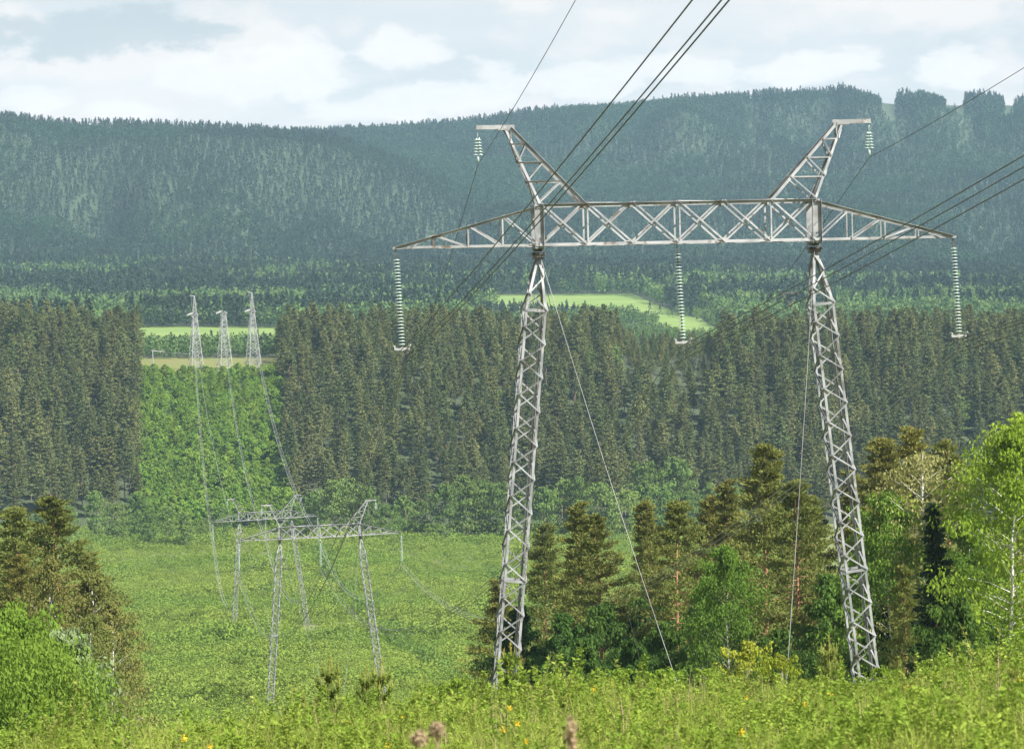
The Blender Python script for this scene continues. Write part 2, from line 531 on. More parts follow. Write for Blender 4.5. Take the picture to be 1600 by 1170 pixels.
# ------------------------------------------------------------------ plants: shared mesh makers
def unit(rng, n):
    v = rng.normal(size=(n, 3))
    return v / np.linalg.norm(v, axis=1, keepdims=True)


def leaves(C, size, rng, aspect=0.55, flat=0.0, along=None):
    """one pointed leaf-like quad per centre"""
    n = len(C)
    nv = unit(rng, n)
    if flat: nv[:, 2] = np.abs(nv[:, 2]) + flat; nv /= np.linalg.norm(nv, axis=1, keepdims=True)
    r = unit(rng, n) if along is None else along + 0.45 * unit(rng, n)
    a = np.cross(nv, r); a /= np.linalg.norm(a, axis=1, keepdims=True) + 1e-9
    if along is not None:
        a = r / (np.linalg.norm(r, axis=1, keepdims=True) + 1e-9)
        nv = np.cross(a, nv); nv /= np.linalg.norm(nv, axis=1, keepdims=True) + 1e-9
        b = nv
    else:
        b = np.cross(nv, a)
    s = size * rng.uniform(0.65, 1.35, (n, 1))
    a = a * s; b = b * s * aspect
    V = np.stack([C - a, C + b * 0.9 - a * 0.1, C + a, C - b * 0.9 - a * 0.1], 1).reshape(-1, 3)
    return V, np.arange(n * 4).reshape(n, 4)


def tube_np(pts, r0, r1, n=6):
    pts = np.asarray(pts, float); m = len(pts)
    d = np.gradient(pts, axis=0); d /= np.linalg.norm(d, axis=1, keepdims=True) + 1e-9
    ref = np.where(np.abs(d[:, 2:3]) > 0.9, np.array([[1., 0, 0]]), np.array([[0, 0, 1.]]))
    a = np.cross(d, ref); a /= np.linalg.norm(a, axis=1, keepdims=True)
    b = np.cross(d, a)
    r = np.linspace(r0, r1, m)[:, None, None]
    th = np.linspace(0, 2 * math.pi, n, endpoint=False)
    V = pts[:, None] + r * (a[:, None] * np.cos(th)[None, :, None] + b[:, None] * np.sin(th)[None, :, None])
    f = [(i * n + j, i * n + (j + 1) % n, (i + 1) * n + (j + 1) % n, (i + 1) * n + j) for i in range(m - 1) for j in range(n)]
    return V.reshape(-1, 3), np.array(f)


def trunk_line(rng, Ht, bend=0.3, n=9, lean=0.0):
    z = np.linspace(-1.0, Ht, n)
    w = np.cumsum(rng.normal(0, bend * 0.35, (n, 2)), axis=0) * np.linspace(0, 1, n)[:, None]
    w[:, 0] += lean * np.clip(z, 0, None)
    return np.column_stack([w, z])


def make_tree(name, seed, Ht, cb, R, kind, leafmat, barkmat, nb=70, tufts=5, per=20, size=0.22, r0=0.24, lean=0.0, bend=0.3, twigs=5, shape=0.8, asp=None, spray=1.0):
    rng = np.random.default_rng(seed)
    tl = trunk_line(rng, Ht, bend, 9, lean)
    at = lambda z: np.array([np.interp(z, tl[:, 2], tl[:, 0]), np.interp(z, tl[:, 2], tl[:, 1]), z])
    wood = [(*tube_np(tl, r0, 0.03, 7), 0)]
    C, along = [], []
    for b in range(nb):
        h = (b + rng.uniform(0, 1)) / nb                  # 0 crown base .. 1 top
        z = (cb + (1 - cb) * h) * Ht * 0.985
        az = b * 2.39996 + rng.uniform(-0.5, 0.5)
        if kind == 'pine':
            prof = (1 - h) ** shape * 0.95 + 0.10
            prof *= 0.55 + 0.45 * min(1, h * 4 + 0.25)
            rise = -0.15 + 0.55 * h + rng.uniform(-0.12, 0.18)
        elif kind == 'spruce':
            prof = (1 - h) * 0.97 + 0.04
            rise = -0.35 + 0.5 * h
        else:
            prof = (1 - max(0, (h - 0.35) / 0.65) ** 1.7) * (0.6 + 0.4 * min(1, h / 0.3)) + 0.08
            rise = 0.35 + 0.8 * h + rng.uniform(-0.2, 0.2)
        L = R * prof * rng.uniform(0.62, 1.12)
        p0 = at(z)
        d = np.array([math.cos(az), math.sin(az), rise])
        s = np.linspace(0, 1, 4)
        droop = {'pine': 0.10, 'spruce': -0.05, 'leaf': -0.30}[kind]
        br = p0 + d * L * s[:, None]
        br[:, 2] += droop * L * s ** 2
        if b % max(1, nb // max(1, twigs * 8)) == 0 and L > 0.5 and twigs:
            wood.append((*tube_np(br[:3], r0 * 0.16 * (1.1 - h * 0.7), 0.015, 4), 0))
        for q in range(tufts):
            w = 0.30 + 0.72 * (q + rng.uniform(0, 1)) / tufts
            c = np.array([np.interp(w, s, br[:, i]) for i in range(3)])
            c[:2] += rng.normal(0, 0.10 * L, 2)
            rad = (0.16 + 0.20 * L / max(R, 0.1)) * R * 0.55
            m = max(2, int(per * rng.uniform(0.6, 1.3)))
            e = unit(rng, m) * rng.uniform(0.25, 1, (m, 1)) ** 0.5
            fl = {'pine': 0.42, 'spruce': 0.35, 'leaf': 0.75}[kind]
            C.append(c + e * np.array([rad, rad, rad * fl]))
            if kind == 'leaf':
                along.append(np.tile([0, 0, -0.7], (m, 1)) + e * 0.5)
            else:
                along.append(e * 0.6 + np.array([d[0] * .4, d[1] * .4, 0.5 if kind == 'pine' else -0.15]))
    C = np.concatenate(C); along = np.concatenate(along)
    along = along * spray + unit(rng, len(along)) * (1 - spray)
    v, f = leaves(C, size, rng, asp or {'pine': 0.42, 'spruce': 0.4, 'leaf': 0.62}[kind], along=along)
    crown = np_mesh(name + '_crown', [(v, f, 0)], [leafmat])
    trunk = np_mesh(name + '_trunk', wood, [barkmat], True)
    return crown, trunk


def tree_obj(name, cm, tm, loc, rz, s, label, cat, group=None, sz=None):
    r = empty(name, loc, (0, 0, rz))
    r.scale = (s, s, sz or s)
    tag(r, label, cat, group)
    link('crown', cm, r); link('trunk', tm, r)
    return r


def joined(name, cm_tm, mats):
    """one mesh from crown and trunk, for the far masses"""
    out = []
    for k, me in enumerate(cm_tm):
        v = np.empty(len(me.vertices) * 3, np.float32); me.vertices.foreach_get('co', v)
        f = np.array([p.vertices[:] for p in me.polygons], np.int32)
        out.append((v.reshape(-1, 3), f, k))
    return np_mesh(name, out, mats)


def bush_mesh(name, seed, w, h, n, size, m, lumps=5):
    rng = np.random.default_rng(seed)
    C = []
    for _ in range(lumps):
        c = np.array([rng.uniform(-.55, .55) * w, rng.uniform(-.55, .55) * w, rng.uniform(0.35, 0.72) * h])
        e = unit(rng, n // lumps) * rng.uniform(0.45, 1, (n // lumps, 1)) ** 0.5
        C.append(c + e * np.array([w * .5, w * .5, h * .42]))
    C = np.concatenate(C); C[:, 2] = np.maximum(C[:, 2], 0.03)
    v, f = leaves(C, size, rng, 0.6, 0.25)
    return np_mesh(name, [(v, f, 0)], [m])


# scatter: one object whose geometry nodes set many copies of a few plants
def scatter(name, pts, rots, scales, idx, protos, label=None, cat=None):
    me = bpy.data.meshes.new(name)
    n = len(pts)
    me.vertices.add(n); me.vertices.foreach_set('co', np.asarray(pts, np.float32).ravel())
    a = me.attributes.new('rot', 'FLOAT_VECTOR', 'POINT'); a.data.foreach_set('vector', np.asarray(rots, np.float32).ravel())
    a = me.attributes.new('scl', 'FLOAT_VECTOR', 'POINT'); a.data.foreach_set('vector', np.asarray(scales, np.float32).ravel())
    a = me.attributes.new('pick', 'INT', 'POINT'); a.data.foreach_set('value', np.asarray(idx, np.int32))
    coll = bpy.data.collections.new(name + '_kinds')
    for i, p in enumerate(protos):
        coll.objects.link(bpy.data.objects.new(f'{name}_kind_{i:02d}', p))
    ob = link(name, me)
    ng = bpy.data.node_groups.new(name, 'GeometryNodeTree')
    ng.interface.new_socket('Geometry', in_out='INPUT', socket_type='NodeSocketGeometry')
    ng.interface.new_socket('Geometry', in_out='OUTPUT', socket_type='NodeSocketGeometry')
    N = ng.nodes
    gi, go = N.new('NodeGroupInput'), N.new('NodeGroupOutput')
    ci = N.new('GeometryNodeCollectionInfo'); ci.inputs['Collection'].default_value = coll
    ci.inputs['Separate Children'].default_value = True; ci.inputs['Reset Children'].default_value = True
    ip = N.new('GeometryNodeInstanceOnPoints'); ip.inputs['Pick Instance'].default_value = True

    def attr(nm, dt):
        x = N.new('GeometryNodeInputNamedAttribute'); x.data_type = dt; x.inputs[0].default_value = nm
        return x.outputs[0]
    L = ng.links
    L.new(gi.outputs[0], ip.inputs['Points']); L.new(ci.outputs[0], ip.inputs['Instance'])
    L.new(attr('pick', 'INT'), ip.inputs['Instance Index'])
    e2r = N.new('FunctionNodeEulerToRotation'); L.new(attr('rot', 'FLOAT_VECTOR'), e2r.inputs[0])
    L.new(e2r.outputs[0], ip.inputs['Rotation']); L.new(attr('scl', 'FLOAT_VECTOR'), ip.inputs['Scale'])
    L.new(ip.outputs[0], go.inputs[0])
    md = ob.modifiers.new('scatter', 'NODES'); md.node_group = ng
    tag(ob, label, cat, kind='stuff')
    return ob


def vnoise(x, y, s, seed=0):
    """smooth 2-D value noise, 0..1"""
    r = np.random.default_rng(seed).uniform(0, 1, (64, 64))
    X, Y = np.asarray(x) / s + 1000, np.asarray(y) / s + 1000
    i, j = np.floor(X).astype(int), np.floor(Y).astype(int)
    a, b = X - i, Y - j
    a = a * a * (3 - 2 * a); b = b * b * (3 - 2 * b)
    g = lambda p, q: r[p % 64, q % 64]
    return (g(i, j) * (1 - a) + g(i + 1, j) * a) * (1 - b) + (g(i, j + 1) * (1 - a) + g(i + 1, j + 1) * a) * b


def jitter_points(d0, d1, step, tmax=0.19, keep=1.0):
    out = []
    y = d0
    while y < d1:
        w = y * tmax
        n = int(2 * w / step)
        x = -w + (np.arange(n) + RNG.uniform(0, 1, n)) * step
        out.append(np.column_stack([x, y + RNG.uniform(-.5, .5, n) * step]))
        y += step
    p = np.concatenate(out)
    if keep < 1: p = p[RNG.uniform(0, 1, len(p)) < keep]
    return p


def rnd_rot(n, tilt=0.05):
    return np.column_stack([RNG.normal(0, tilt, n), RNG.normal(0, tilt, n), RNG.uniform(0, 6.283, n)])


# ------------------------------------------------------------------ the power line
LINE = lambda y, o=0.0: (21.2 + o - 0.101 * y)
HB = 26.5            # bottom of the crossarm over the foot
LEG_W, LEG_D = 0.92, 1.35
ARM_D, ARM_H = 1.4, 1.78
V = Vector


def leg_mesh(side):
    """one guyed lattice mast: foot splayed out, narrow at foot and head"""
    m = MB()
    top, bot = V((side * 5.95, 0, HB - 0.55)), V((side * (5.95 + 2.62), 0, 0.25))
    ax = (top - bot); Ln = ax.length; ax.normalize()
    ex = V((ax.z, 0, -ax.x)); ey = V((0, 1, 0))
    n = 2 * int(Ln / 1.36)
    rows = []
    for i in range(n + 1):
        s = Ln * i / n
        k = min(1.0, 0.22 + 0.78 * s / 2.6, 0.22 + 0.78 * (Ln - s) / 2.0)
        c = bot + ax * s
        rows.append([c + ex * (a * LEG_W / 2 * k) + ey * (b * LEG_D / 2 * k) for a, b in ((-1, -1), (1, -1), (1, 1), (-1, 1))])
    for i in range(n):
        for j in range(4):
            cdir = (rows[i][(j + 1) % 4] - rows[i][j])
            m.angle(rows[i][j], rows[i + 1][j], 0.105, 0.014, cdir, 1)
    for j in range(4):                                       # lacing, alternating from face to face
        for i in range(n):
            a, b = (j, (j + 1) % 4) if (i + j) % 2 == 0 else ((j + 1) % 4, j)
            out = (rows[i][j] + rows[i][(j + 1) % 4]) / 2 - (bot + ax * (Ln * i / n))
            m.angle(rows[i][a] + out * 0.02, rows[i + 1][b] + out * 0.02, 0.062, 0.009, out, 1)
    for i in (n - 3, int(n * 0.49), 4):
        for j in range(4):
            m.bar(rows[i][j], rows[i][(j + 1) % 4], 0.11, 0.05)
    return m


def crossarm_mesh():
    m = MB()
    zb, zt = HB, HB + ARM_H
    nodes = [-5.87, -3.93, -1.96, 0, 1.96, 3.93, 5.87]
    for s in (-1, 1):
        y = s * ARM_D / 2
        yi = V((0, -s, 0))
        m.angle(V((-5.95, y, zt)), V((5.95, y, zt)), 0.12, 0.014, V((0, 0, -1)), s)
        m.angle(V((-5.95, y, zb)), V((5.95, y, zb)), 0.12, 0.014, V((0, 0, 1)), -s)
        for a, b in zip(nodes[:-1], nodes[1:]):
            m.angle(V((a, y + s * .015, zt)), V((b, y + s * .015, zb)), 0.085, 0.011, V((0, 0, 1)), 1)
            m.angle(V((a, y - s * .03, zb)), V((b, y - s * .03, zt)), 0.075, 0.011, V((0, 0, 1)), -1)
        for a in nodes[1:-1]:
            m.box((a, y + s * .03, zt - .10), .26, .012, .20)
            m.box((a, y + s * .03, zb + .10), .26, .012, .20)
        for a in (-3.93, 0, 3.93):
            m.angle(V((a, y, zb + .12)), V((a, y, zt - .12)), 0.075, 0.011, V((1, 0, 0)), s)
        for e in (-1, 1):                                      # tapering outer arms
            tipb, tipt = V((e * 12.0, s * 0.10, zb + 0.02)), V((e * 12.0, s * 0.10, zb + 0.12))
            at = lambda q, t: V((e * 5.95, y, q)).lerp(t, 1)
            b0, t0 = V((e * 5.95, y, zb)), V((e * 5.95, y, zt - 0.06))
            m.angle(b0, tipb, 0.105, 0.013, V((0, 0, 1)), s * e)
            m.angle(t0, tipt, 0.115, 0.013, V((0, 0, -1)), s * e)
            ks = [0, 0.25, 0.49, 0.735]
            for i, k in enumerate(ks[1:], 1):
                vb, vt = b0.lerp(tipb, k), t0.lerp(tipt, k)
                m.angle(vb, vt, 0.06, 0.009, V((e, 0, 0)), s)
                m.angle(vt, b0.lerp(tipb, ks[i - 1]), 0.06, 0.009, V((0, 0, 1)), s)
            m.angle(tipb.lerp(b0, .1), t0.lerp(tipt, ks[-1]), 0.05, 0.009, V((0, 0, 1)), s)
    for z, dz in ((zt, -0.01), (zb, 0.01)):                       # plan bracing
        for i, (a, b) in enumerate(zip(nodes[:-1], nodes[1:])):
            q = 1 if i % 2 else -1
            m.angle(V((a, -q * ARM_D / 2, z + dz)), V((b, q * ARM_D / 2, z + dz)), 0.06, 0.009, V((0, 0, 1)))
            m.angle(V((a, -ARM_D / 2, z + dz)), V((a, ARM_D / 2, z + dz)), 0.06, 0.009, V((0, 0, 1)))
    for e in (-1, 1):
        b = [V((e * (5.95 + 6.05 * k), ARM_D / 2 * (1 - k) + .1 * k, zb)) for k in (0, .25, .49, .735)]
        for i, p in enumerate(b):
            m.angle(p, V((p.x, -p.y, p.z)), 0.055, 0.009)
            if i: m.angle(V((b[i - 1].x, b[i - 1].y * (1 if i % 2 else -1), zb)), V((p.x, p.y * (-1 if i % 2 else 1), zb)), 0.05, 0.009)
        m.bar(V((e * 11.75, 0, zb + .06)), V((e * 12.12, 0, zb + .05)), 0.10, 0.26)
    return m


def peak_mesh(e):
    """sloping horn that carries the earth wire"""
    m = MB()
    z0, z1 = HB + ARM_H, HB + ARM_H + 3.28
    f = lambda k, inn, s: V(((e * 5.95) if not inn else e * 3.95, s * ARM_D / 2, z0)).lerp(V((e * (7.32 if not inn else 6.98), s * 0.13, z1)), k)
    ks = [0, 0.30, 0.55, 0.79, 1.0]
    for s in (-1, 1):
        for inn in (0, 1):
            m.angle(f(0, inn, s), f(1, inn, s), 0.10 if not inn else 0.115, 0.013, V((-e if inn == 0 else e, 0, 0)), s * e)
        for i in range(1, 4):
            m.angle(f(ks[i], 0, s), f(ks[i], 1, s), 0.062, 0.009, V((0, 0, -1)), s)
        for i in range(4):
            m.angle(f(ks[i], 0, s), f(ks[i + 1], 1, s), 0.055, 0.009, V((0, 0, 1)), s)
    for inn in (0, 1):
        for i in range(4):
            q = 1 if i % 2 else -1
            m.angle(f(ks[i], inn, -q), f(ks[i + 1], inn, q), 0.05, 0.009, V((e, 0, 0)))
            if i: m.angle(f(ks[i], inn, -1), f(ks[i], inn, 1), 0.05, 0.009)
    return m


def build_tower(steel, rusty, dark):
    root = empty('transmission_tower')
    for e in (-1, 1):
        lg = leg_mesh(e).build('leg', steel, root)
        h = MB()                                                # hinge between mast and beam
        h.box((e * 5.95, 0, HB - 0.12), 0.42, 0.46, 0.16)
        h.box((e * 5.95, 0, HB - 0.30), 0.58, 0.60, 0.10)
        h.box((e * 5.95, 0, HB - 0.44), 0.46, 0.5, 0.18)
        for q in (-1, 1):
            h.tube([V((e * 5.95 + q * .2, -0.30, HB - .30)), V((e * 5.95 + q * .2, 0.30, HB - .30))], 0.06, 6)
        h.build('hinge', dark, lg)
        ft = MB(); ft.box((e * 8.57, 0, 0.1), 0.8, 0.8, 0.5); ft.build('footing', M_GREYBARK, lg)
        pk = peak_mesh(e).build('peak', steel, root)
        b = MB()
        zt = HB + ARM_H + 3.28
        b.bar(V((e * 6.85, -.10, zt + .02)), V((e * 8.45, -.10, zt + .02)), 0.17, 0.05)
        b.bar(V((e * 6.85, .10, zt + .02)), V((e * 8.45, .10, zt + .02)), 0.17, 0.05)
        b.bar(V((e * 6.85, 0, zt - .07)), V((e * 7.55, 0, zt - .07)), 0.10, 0.34)
        b.bar(V((e * 8.40, 0, zt + .02)), V((e * 8.48, 0, zt + .02)), 0.2, 0.26)
        b.build('earth_wire_bracket', rusty, pk)
        c = MB()
        for s in (-1, 1):                                       # post where the mast meets the beam
            c.angle(V((e * 5.95 - .2, s * ARM_D * .46, HB - .1)), V((e * 5.95 - .2, s * ARM_D * .46, HB + ARM_H)), 0.15, 0.016, V((1, 0, 0)), s)
            c.angle(V((e * 5.95 + .2, s * ARM_D * .46, HB - .1)), V((e * 5.95 + .2, s * ARM_D * .46, HB + ARM_H)), 0.15, 0.016, V((-1, 0, 0)), -s)
            c.bar(V((e * 5.95, s * (ARM_D * .46 + .012), HB + .35)), V((e * 5.95, s * (ARM_D * .46 + .012), HB + ARM_H - .1)), 0.30, 0.012, V((1, 0, 0)))
        for zz in (HB - .06, HB + ARM_H - .04):
            c.bar(V((e * 5.95, -ARM_D * .46, zz)), V((e * 5.95, ARM_D * .46, zz)), .42, .05, V((1, 0, 0)))
        c.build('post', steel, root)
    ca = crossarm_mesh().build('crossarm', rusty, root)
    return root


def guys(root, dz):
    for e in (-1, 1):
        for s in (-1, 1):
            a = V((e * 5.9, s * 0.25, HB - 0.4)); b = V(({(-1, -1): -0.6, (1, -1): 0.9, (-1, 1): 2.5, (1, 1): 1.4}[e, s], s * 15.0, dz[s]))
            pts = [a.lerp(b, i / 14) - V((0, 0, 0.55 * 4 * (i / 14) * (1 - i / 14))) for i in range(15)]
            m = MB(); m.tube(pts[:11], 0.014 if s < 0 else 0.010, 5)
            m.tube(pts[10:], 0.022 if s < 0 else 0.012, 6)
            m.build('guy_wire', GUYM if s < 0 else WIRE, root)


tower = build_tower(STEEL, RUSTY, DARKST)


def place_tower(o, u, v, d, yaw, label, tilt=0.0):
    c = P(u, v, d)
    o.rotation_euler = (0, tilt, math.radians(yaw))
    o.location = (c.x, c.y, c.z - HB)
    tag(o, label, 'pylon', 'guyed portal pylons of the power line')
    print('tower', label[:20], tuple(round(k, 1) for k in o.location), 'ground', round(float(H(c.x, c.y)), 1))
    return o


t2, t3 = copy_tree(tower), copy_tree(tower)
place_tower(tower, 1057.5, 381, 140, 6, 'biggest grey lattice portal pylon standing right behind the weedy crest, its two legs splayed')
place_tower(t2, 505, 839, 483, 8, 'middle sized lattice portal pylon on the green valley floor, in front of the smallest one', -math.radians(1.0))
place_tower(t3, 419.5, 811, 751, 8, 'smallest lattice portal pylon, half hidden behind another pylon, near the forest foot', -math.radians(1.6))
bpy.context.view_layer.update()
for o in (tower, t2, t3):
    mw = o.matrix_world
    dz = {}
    for s in (-1, 1):
        w = mw @ V((0, s * 15, 0)); dz[s] = float(H(w.x, w.y)) - o.location.z
    guys(o, dz)
    for e in (-1, 1):
        pass

# insulator strings
DISC_PROF = [(0.036, 0.072), (0.046, 0.062), (0.046, 0.026), (0.10, 0.016), (0.150, -0.006), (0.152, -0.018), (0.13, -0.020), (0.05, -0.010), (0.022, -0.020), (0.020, -0.066)]
_d = MB(); _d.lathe(DISC_PROF[::-1], 14); DISC = _d.mesh('disc', GLASS, True)
DISC.materials.append(DARKST)
for _p in DISC.polygons:
    if math.hypot(_p.center.x, _p.center.y) < 0.045: _p.material_index = 1
NDISC, PITCHD = 27, 0.137


def string_detailed(loc, tilt, yaw, label):
    r = empty('insulator_string', loc, (0, -tilt, yaw))
    tag(r, label, 'insulator', 'glass insulator strings of the biggest pylon')
    h = MB(); h.bar((0, 0, 0.05), (0, 0, -0.36), 0.05, 0.05); h.box((0, 0, -0.30), 0.09, 0.07, 0.1); h.build('hanger', DARKST, r)
    for i in range(NDISC):
        link('disc', DISC, r, (0, 0, -0.42 - i * PITCHD))
    zb = -0.42 - NDISC * PITCHD
    y = MB()
    y.bar((0, 0, zb + .08), (0, 0, zb - .14), 0.06, 0.06)
    y.bar((-.32, 0, zb - .06), (.32, 0, zb - .06), 0.10, 0.05)
    for s in (-1, 1):
        y.tube([(s * .33, -.25, zb + .06), (s * .37, 0, zb + .09), (s * .33, .25, zb + .06)], 0.035, 6)
        y.bar((s * .30, 0, zb - .08), (s * .30, 0, zb + .08), 0.06, 0.06)
    y.build('yoke_plate', FARSTEEL, r)
    c = MB()
    for (a, b) in ((-.2, -.12), (.2, -.12), (0, -.44)):
        c.bar((a, -.18, zb - .12 + b), (a, .18, zb - .12 + b), 0.07, 0.06)
        c.bar((a, 0, zb - .06), (a, 0, zb - .12 + b), 0.03, 0.03)
    c.build('clamp', DARKST, r)
    return r


def string_plain(n, pitch, dia, two=False):
    m = MB()
    for q in ((-.12, .12) if two else (0,)):
        for i in range(n):
            m.lathe([(r * dia / 0.31, z * pitch / 0.137) for r, z in DISC_PROF[::-1]], 9, (q * (0.4 + 0.6 * i / n), 0, -0.42 - i * pitch))
    m.tube([(0, 0, 0.03), (0, 0, -0.42)], 0.02, 5)
    m.bar((0, 0, -0.36 - n * pitch), (0, 0, -0.62 - n * pitch), 0.09, 0.09)
    return m.mesh('insulator_string', GLASS, True)


FARSTR = string_plain(27, 0.137, 0.36)
EARTHSTR = string_plain(6, 0.125, 0.24, True)
STR_L = 0.42 + NDISC * PITCHD + 0.45
phase_names = {-12: 'left', 0: 'middle', 12: 'right'}
hang = {}
for ti, (o, tn) in enumerate(((tower, 'biggest pylon'), (t2, 'middle sized valley pylon'), (t3, 'smallest portal pylon'))):
    mw = o.matrix_world
    for off in (-12, 0, 12):
        a = mw @ V((off, 0, HB - 0.02))
        where = {-12: 'the left arm tip of the', 0: 'the beam middle of the', 12: 'the right arm tip of the'}[off]
        if ti == 0:
            tl = math.radians(2.4)
            s = string_detailed(a, tl, o.rotation_euler.z, f'long glass disc insulator string hanging from {where} {tn}')
        else:
            tl = 0.0
            s = link('insulator_string', FARSTR, None, a)
            tag(s, f'pale insulator string hanging from {where} {tn}', 'insulator', 'insulator strings of the two valley pylons')
        hang[ti, off] = a + V((math.sin(tl) * STR_L, 0, -STR_L))
    for e in (-1, 1):
        a = mw @ V((e * 8.42, 0, HB + ARM_H + 3.20))
        s = link('insulator_string', EARTHSTR, None, a)
        s.rotation_euler = (0, 0, o.rotation_euler.z)
        tag(s, f'short paired glass insulator under the {"left" if e < 0 else "right"} horn bracket of the {tn}', 'insulator', 'earth wire insulators')
        hang[ti, e * 8.42] = a + V((0, 0, -1.45))


def sag_line(a, b, sag, n=48):
    return [a.lerp(b, (i / n)) - V((0, 0, 4 * sag * (i / n) * (1 - i / n))) for i in range(n + 1)]


TRI = ((-0.26, 0.15), (0.26, 0.15), (0.0, -0.30))


def bundle(a, b, sag, rad, m, label, spacers=0, group='conductor bundles of the power line', n=48, tri=TRI, twist=0.0):
    r = empty('conductor_bundle', a)
    tag(r, label, 'power line', group)
    side = V((b.y - a.y, -(b.x - a.x), 0)).normalized()
    line = sag_line(a, b, sag, n)
    ct, st = math.cos(twist), math.sin(twist)
    offs = [side * (ox * ct - oz * st) + V((0, 0, ox * st + oz * ct)) for ox, oz in tri]
    for of in offs:
        w = MB(); w.tube([p - a + of for p in line], rad, 5); w.build('conductor', m, r)
    for k in range(spacers):
        p = line[int((k + 0.62) * n / spacers)] - a
        sp = MB()
        for i in range(3):
            sp.bar(p + offs[i], p + offs[(i + 1) % 3], 0.028, 0.028)
            sp.box(p + offs[i], 0.08, 0.16, 0.08)
        sp.build('spacer', DARKST, r)
    return r


def earth(a, b, sag, rad, m, label):
    w = MB(); w.tube([p - a for p in sag_line(a, b, sag)], rad, 5)
    o = link('earth_wire', w.mesh('earth_wire', m), None, a)
    return tag(o, label, 'power line', 'earth wires of the power line')


# behind the camera the line climbs to the next pylon on the hill shoulder
Y0 = -30.0
WHERE = {-12: 'left', 0: 'middle', 12: 'right'}
for off in (-12, 0, 12):
    a = hang[0, off]
    b = V((LINE(Y0, off), Y0, 14.7 if off < 0 else 16.2))
    bundle(a, b, 1.0, 0.017, WIRE, f'triple dark conductor rising to the sky from the {WHERE[off]} string of the biggest pylon', 4 if off == 0 else 0)
    bundle(a, hang[1, off], {-12: 10.8, 0: 10.6, 12: 10.3}[off], 0.021, GUYM if off < 12 else WIREL,  # mid tone between dark against sky and pale in sun, kept in colour
           f'sagging conductor between the {WHERE[off]} strings of the biggest and middle sized pylons', 0, n=70)
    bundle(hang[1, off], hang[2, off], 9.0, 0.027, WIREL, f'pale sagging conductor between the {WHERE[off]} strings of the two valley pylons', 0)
for e in (-1, 1):
    a = hang[0, e * 8.42]
    s = 'left' if e < 0 else 'right'
    earth(a, V((LINE(Y0, e * 8.4), Y0, 33.0 if e < 0 else 28.5)), 3.0, 0.013, WIRE, f'thin earth wire rising into the sky from the {s} horn of the biggest pylon')
    earth(a, hang[1, e * 8.42], 13.0, 0.016, WIRE, f'thin earth wire running down from the {s} horn of the biggest pylon to the valley')
    earth(hang[1, e * 8.42], hang[2, e * 8.42], 7.0, 0.02, WIREL, f'thin earth wire between the {s} horns of the two valley pylons')


# anchor pylons on the far crest
def anchor_tower(mast):
    root = empty('anchor_tower')
    m = MB()
    Hm = 24.5
    hw = lambda z: 2.85 - (2.85 - 0.72) * min(1, z / Hm) ** 0.9
    zs = [0, 3.2, 6.2, 9.0, 11.6, 14.0, 16.2, 18.2, 20.0, 21.6, 23.1, Hm]
    ring = lambda z: [V((a * hw(z), b * hw(z), z)) for a, b in ((-1, -1), (1, -1), (1, 1), (-1, 1))]
    for z0, z1 in zip(zs[:-1], zs[1:]):
        A, B = ring(z0), ring(z1)
        for j in range(4):
            k = (j + 1) % 4
            m.angle(A[j], B[j], 0.22, 0.05, A[k] - A[j])
            m.bar(A[j], B[k], 0.13, 0.05); m.bar(A[k], B[j], 0.13, 0.05)
            if z0 in (0, 6.2, 14.0, 20.0): m.bar(B[j], B[k], 0.14, 0.06)
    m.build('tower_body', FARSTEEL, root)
    a = MB()
    for s in (-1, 1):
        a.bar((s * .6, -.5, Hm - .1), (-0.3 * 0 + s * .15, -4.0, Hm - 1.1), 0.3, 0.2)
        a.bar((-.5, s * .5, Hm - .1), (-3.0, s * .12, Hm - .9), 0.34, 0.3)
    a.bar((-.7, 0, Hm - .05), (-3.1, 0, Hm - .85), 0.7, 0.5)
    a.build('arm', FARSTEEL, root)
    if mast:
        q = MB()
        for z0, z1 in zip((0, 1.6, 3.2, 4.8), (1.6, 3.2, 4.8, 6.6)):
            w0, w1 = 0.7 - .075 * z0, 0.7 - .075 * z1
            R0 = [V((i * w0, j * w0, Hm + z0)) for i, j in ((-1, -1), (1, -1), (1, 1), (-1, 1))]
            R1 = [V((i * w1, j * w1, Hm + z1)) for i, j in ((-1, -1), (1, -1), (1, 1), (-1, 1))]
            for j in range(4):
                q.angle(R0[j], R1[j], 0.17, 0.04, R0[(j + 1) % 4] - R0[j]); q.bar(R0[j], R1[(j + 1) % 4], 0.09, 0.04)
        q.bar((0.2, 0, Hm + 6.6), (-1.9, 0, Hm + 6.9), 0.3, 0.26)
        q.build('mast', FARSTEEL, root)
    return root


anc_proto = anchor_tower(True)
anc_mid = anchor_tower(False)
anc_r = copy_tree(anc_proto)
ancs = []
for o, u, v, d, lab in ((anc_proto, 306, 570, 1300, 'leftmost of three tapering anchor pylons on the far yellow crest, with mast'),
                        (anc_mid, 351, 571, 1303, 'middle one of three tapering anchor pylons, the one without a mast'),
                        (anc_r, 396, 571, 1306, 'rightmost of three tapering anchor pylons on the far yellow crest, with mast')):
    c = P(u, v, d)
    o.location = (c.x, c.y, min(c.z, float(H(c.x, c.y)) + 0.3)); o.rotation_euler = (0, 0, math.radians(24))
    tag(o, lab, 'pylon', 'anchor pylons on the far crest')
    ancs.append(V(o.location))
for off, c, nm in zip((-12, 0, 12), ancs, ('left', 'middle', 'right')):
    bundle(c + V((-0.5, -3.6, 23.2)), hang[2, off], 13.0, 0.024, WIREL, f'pale conductor descending the cut strip from the {nm} anchor pylon')
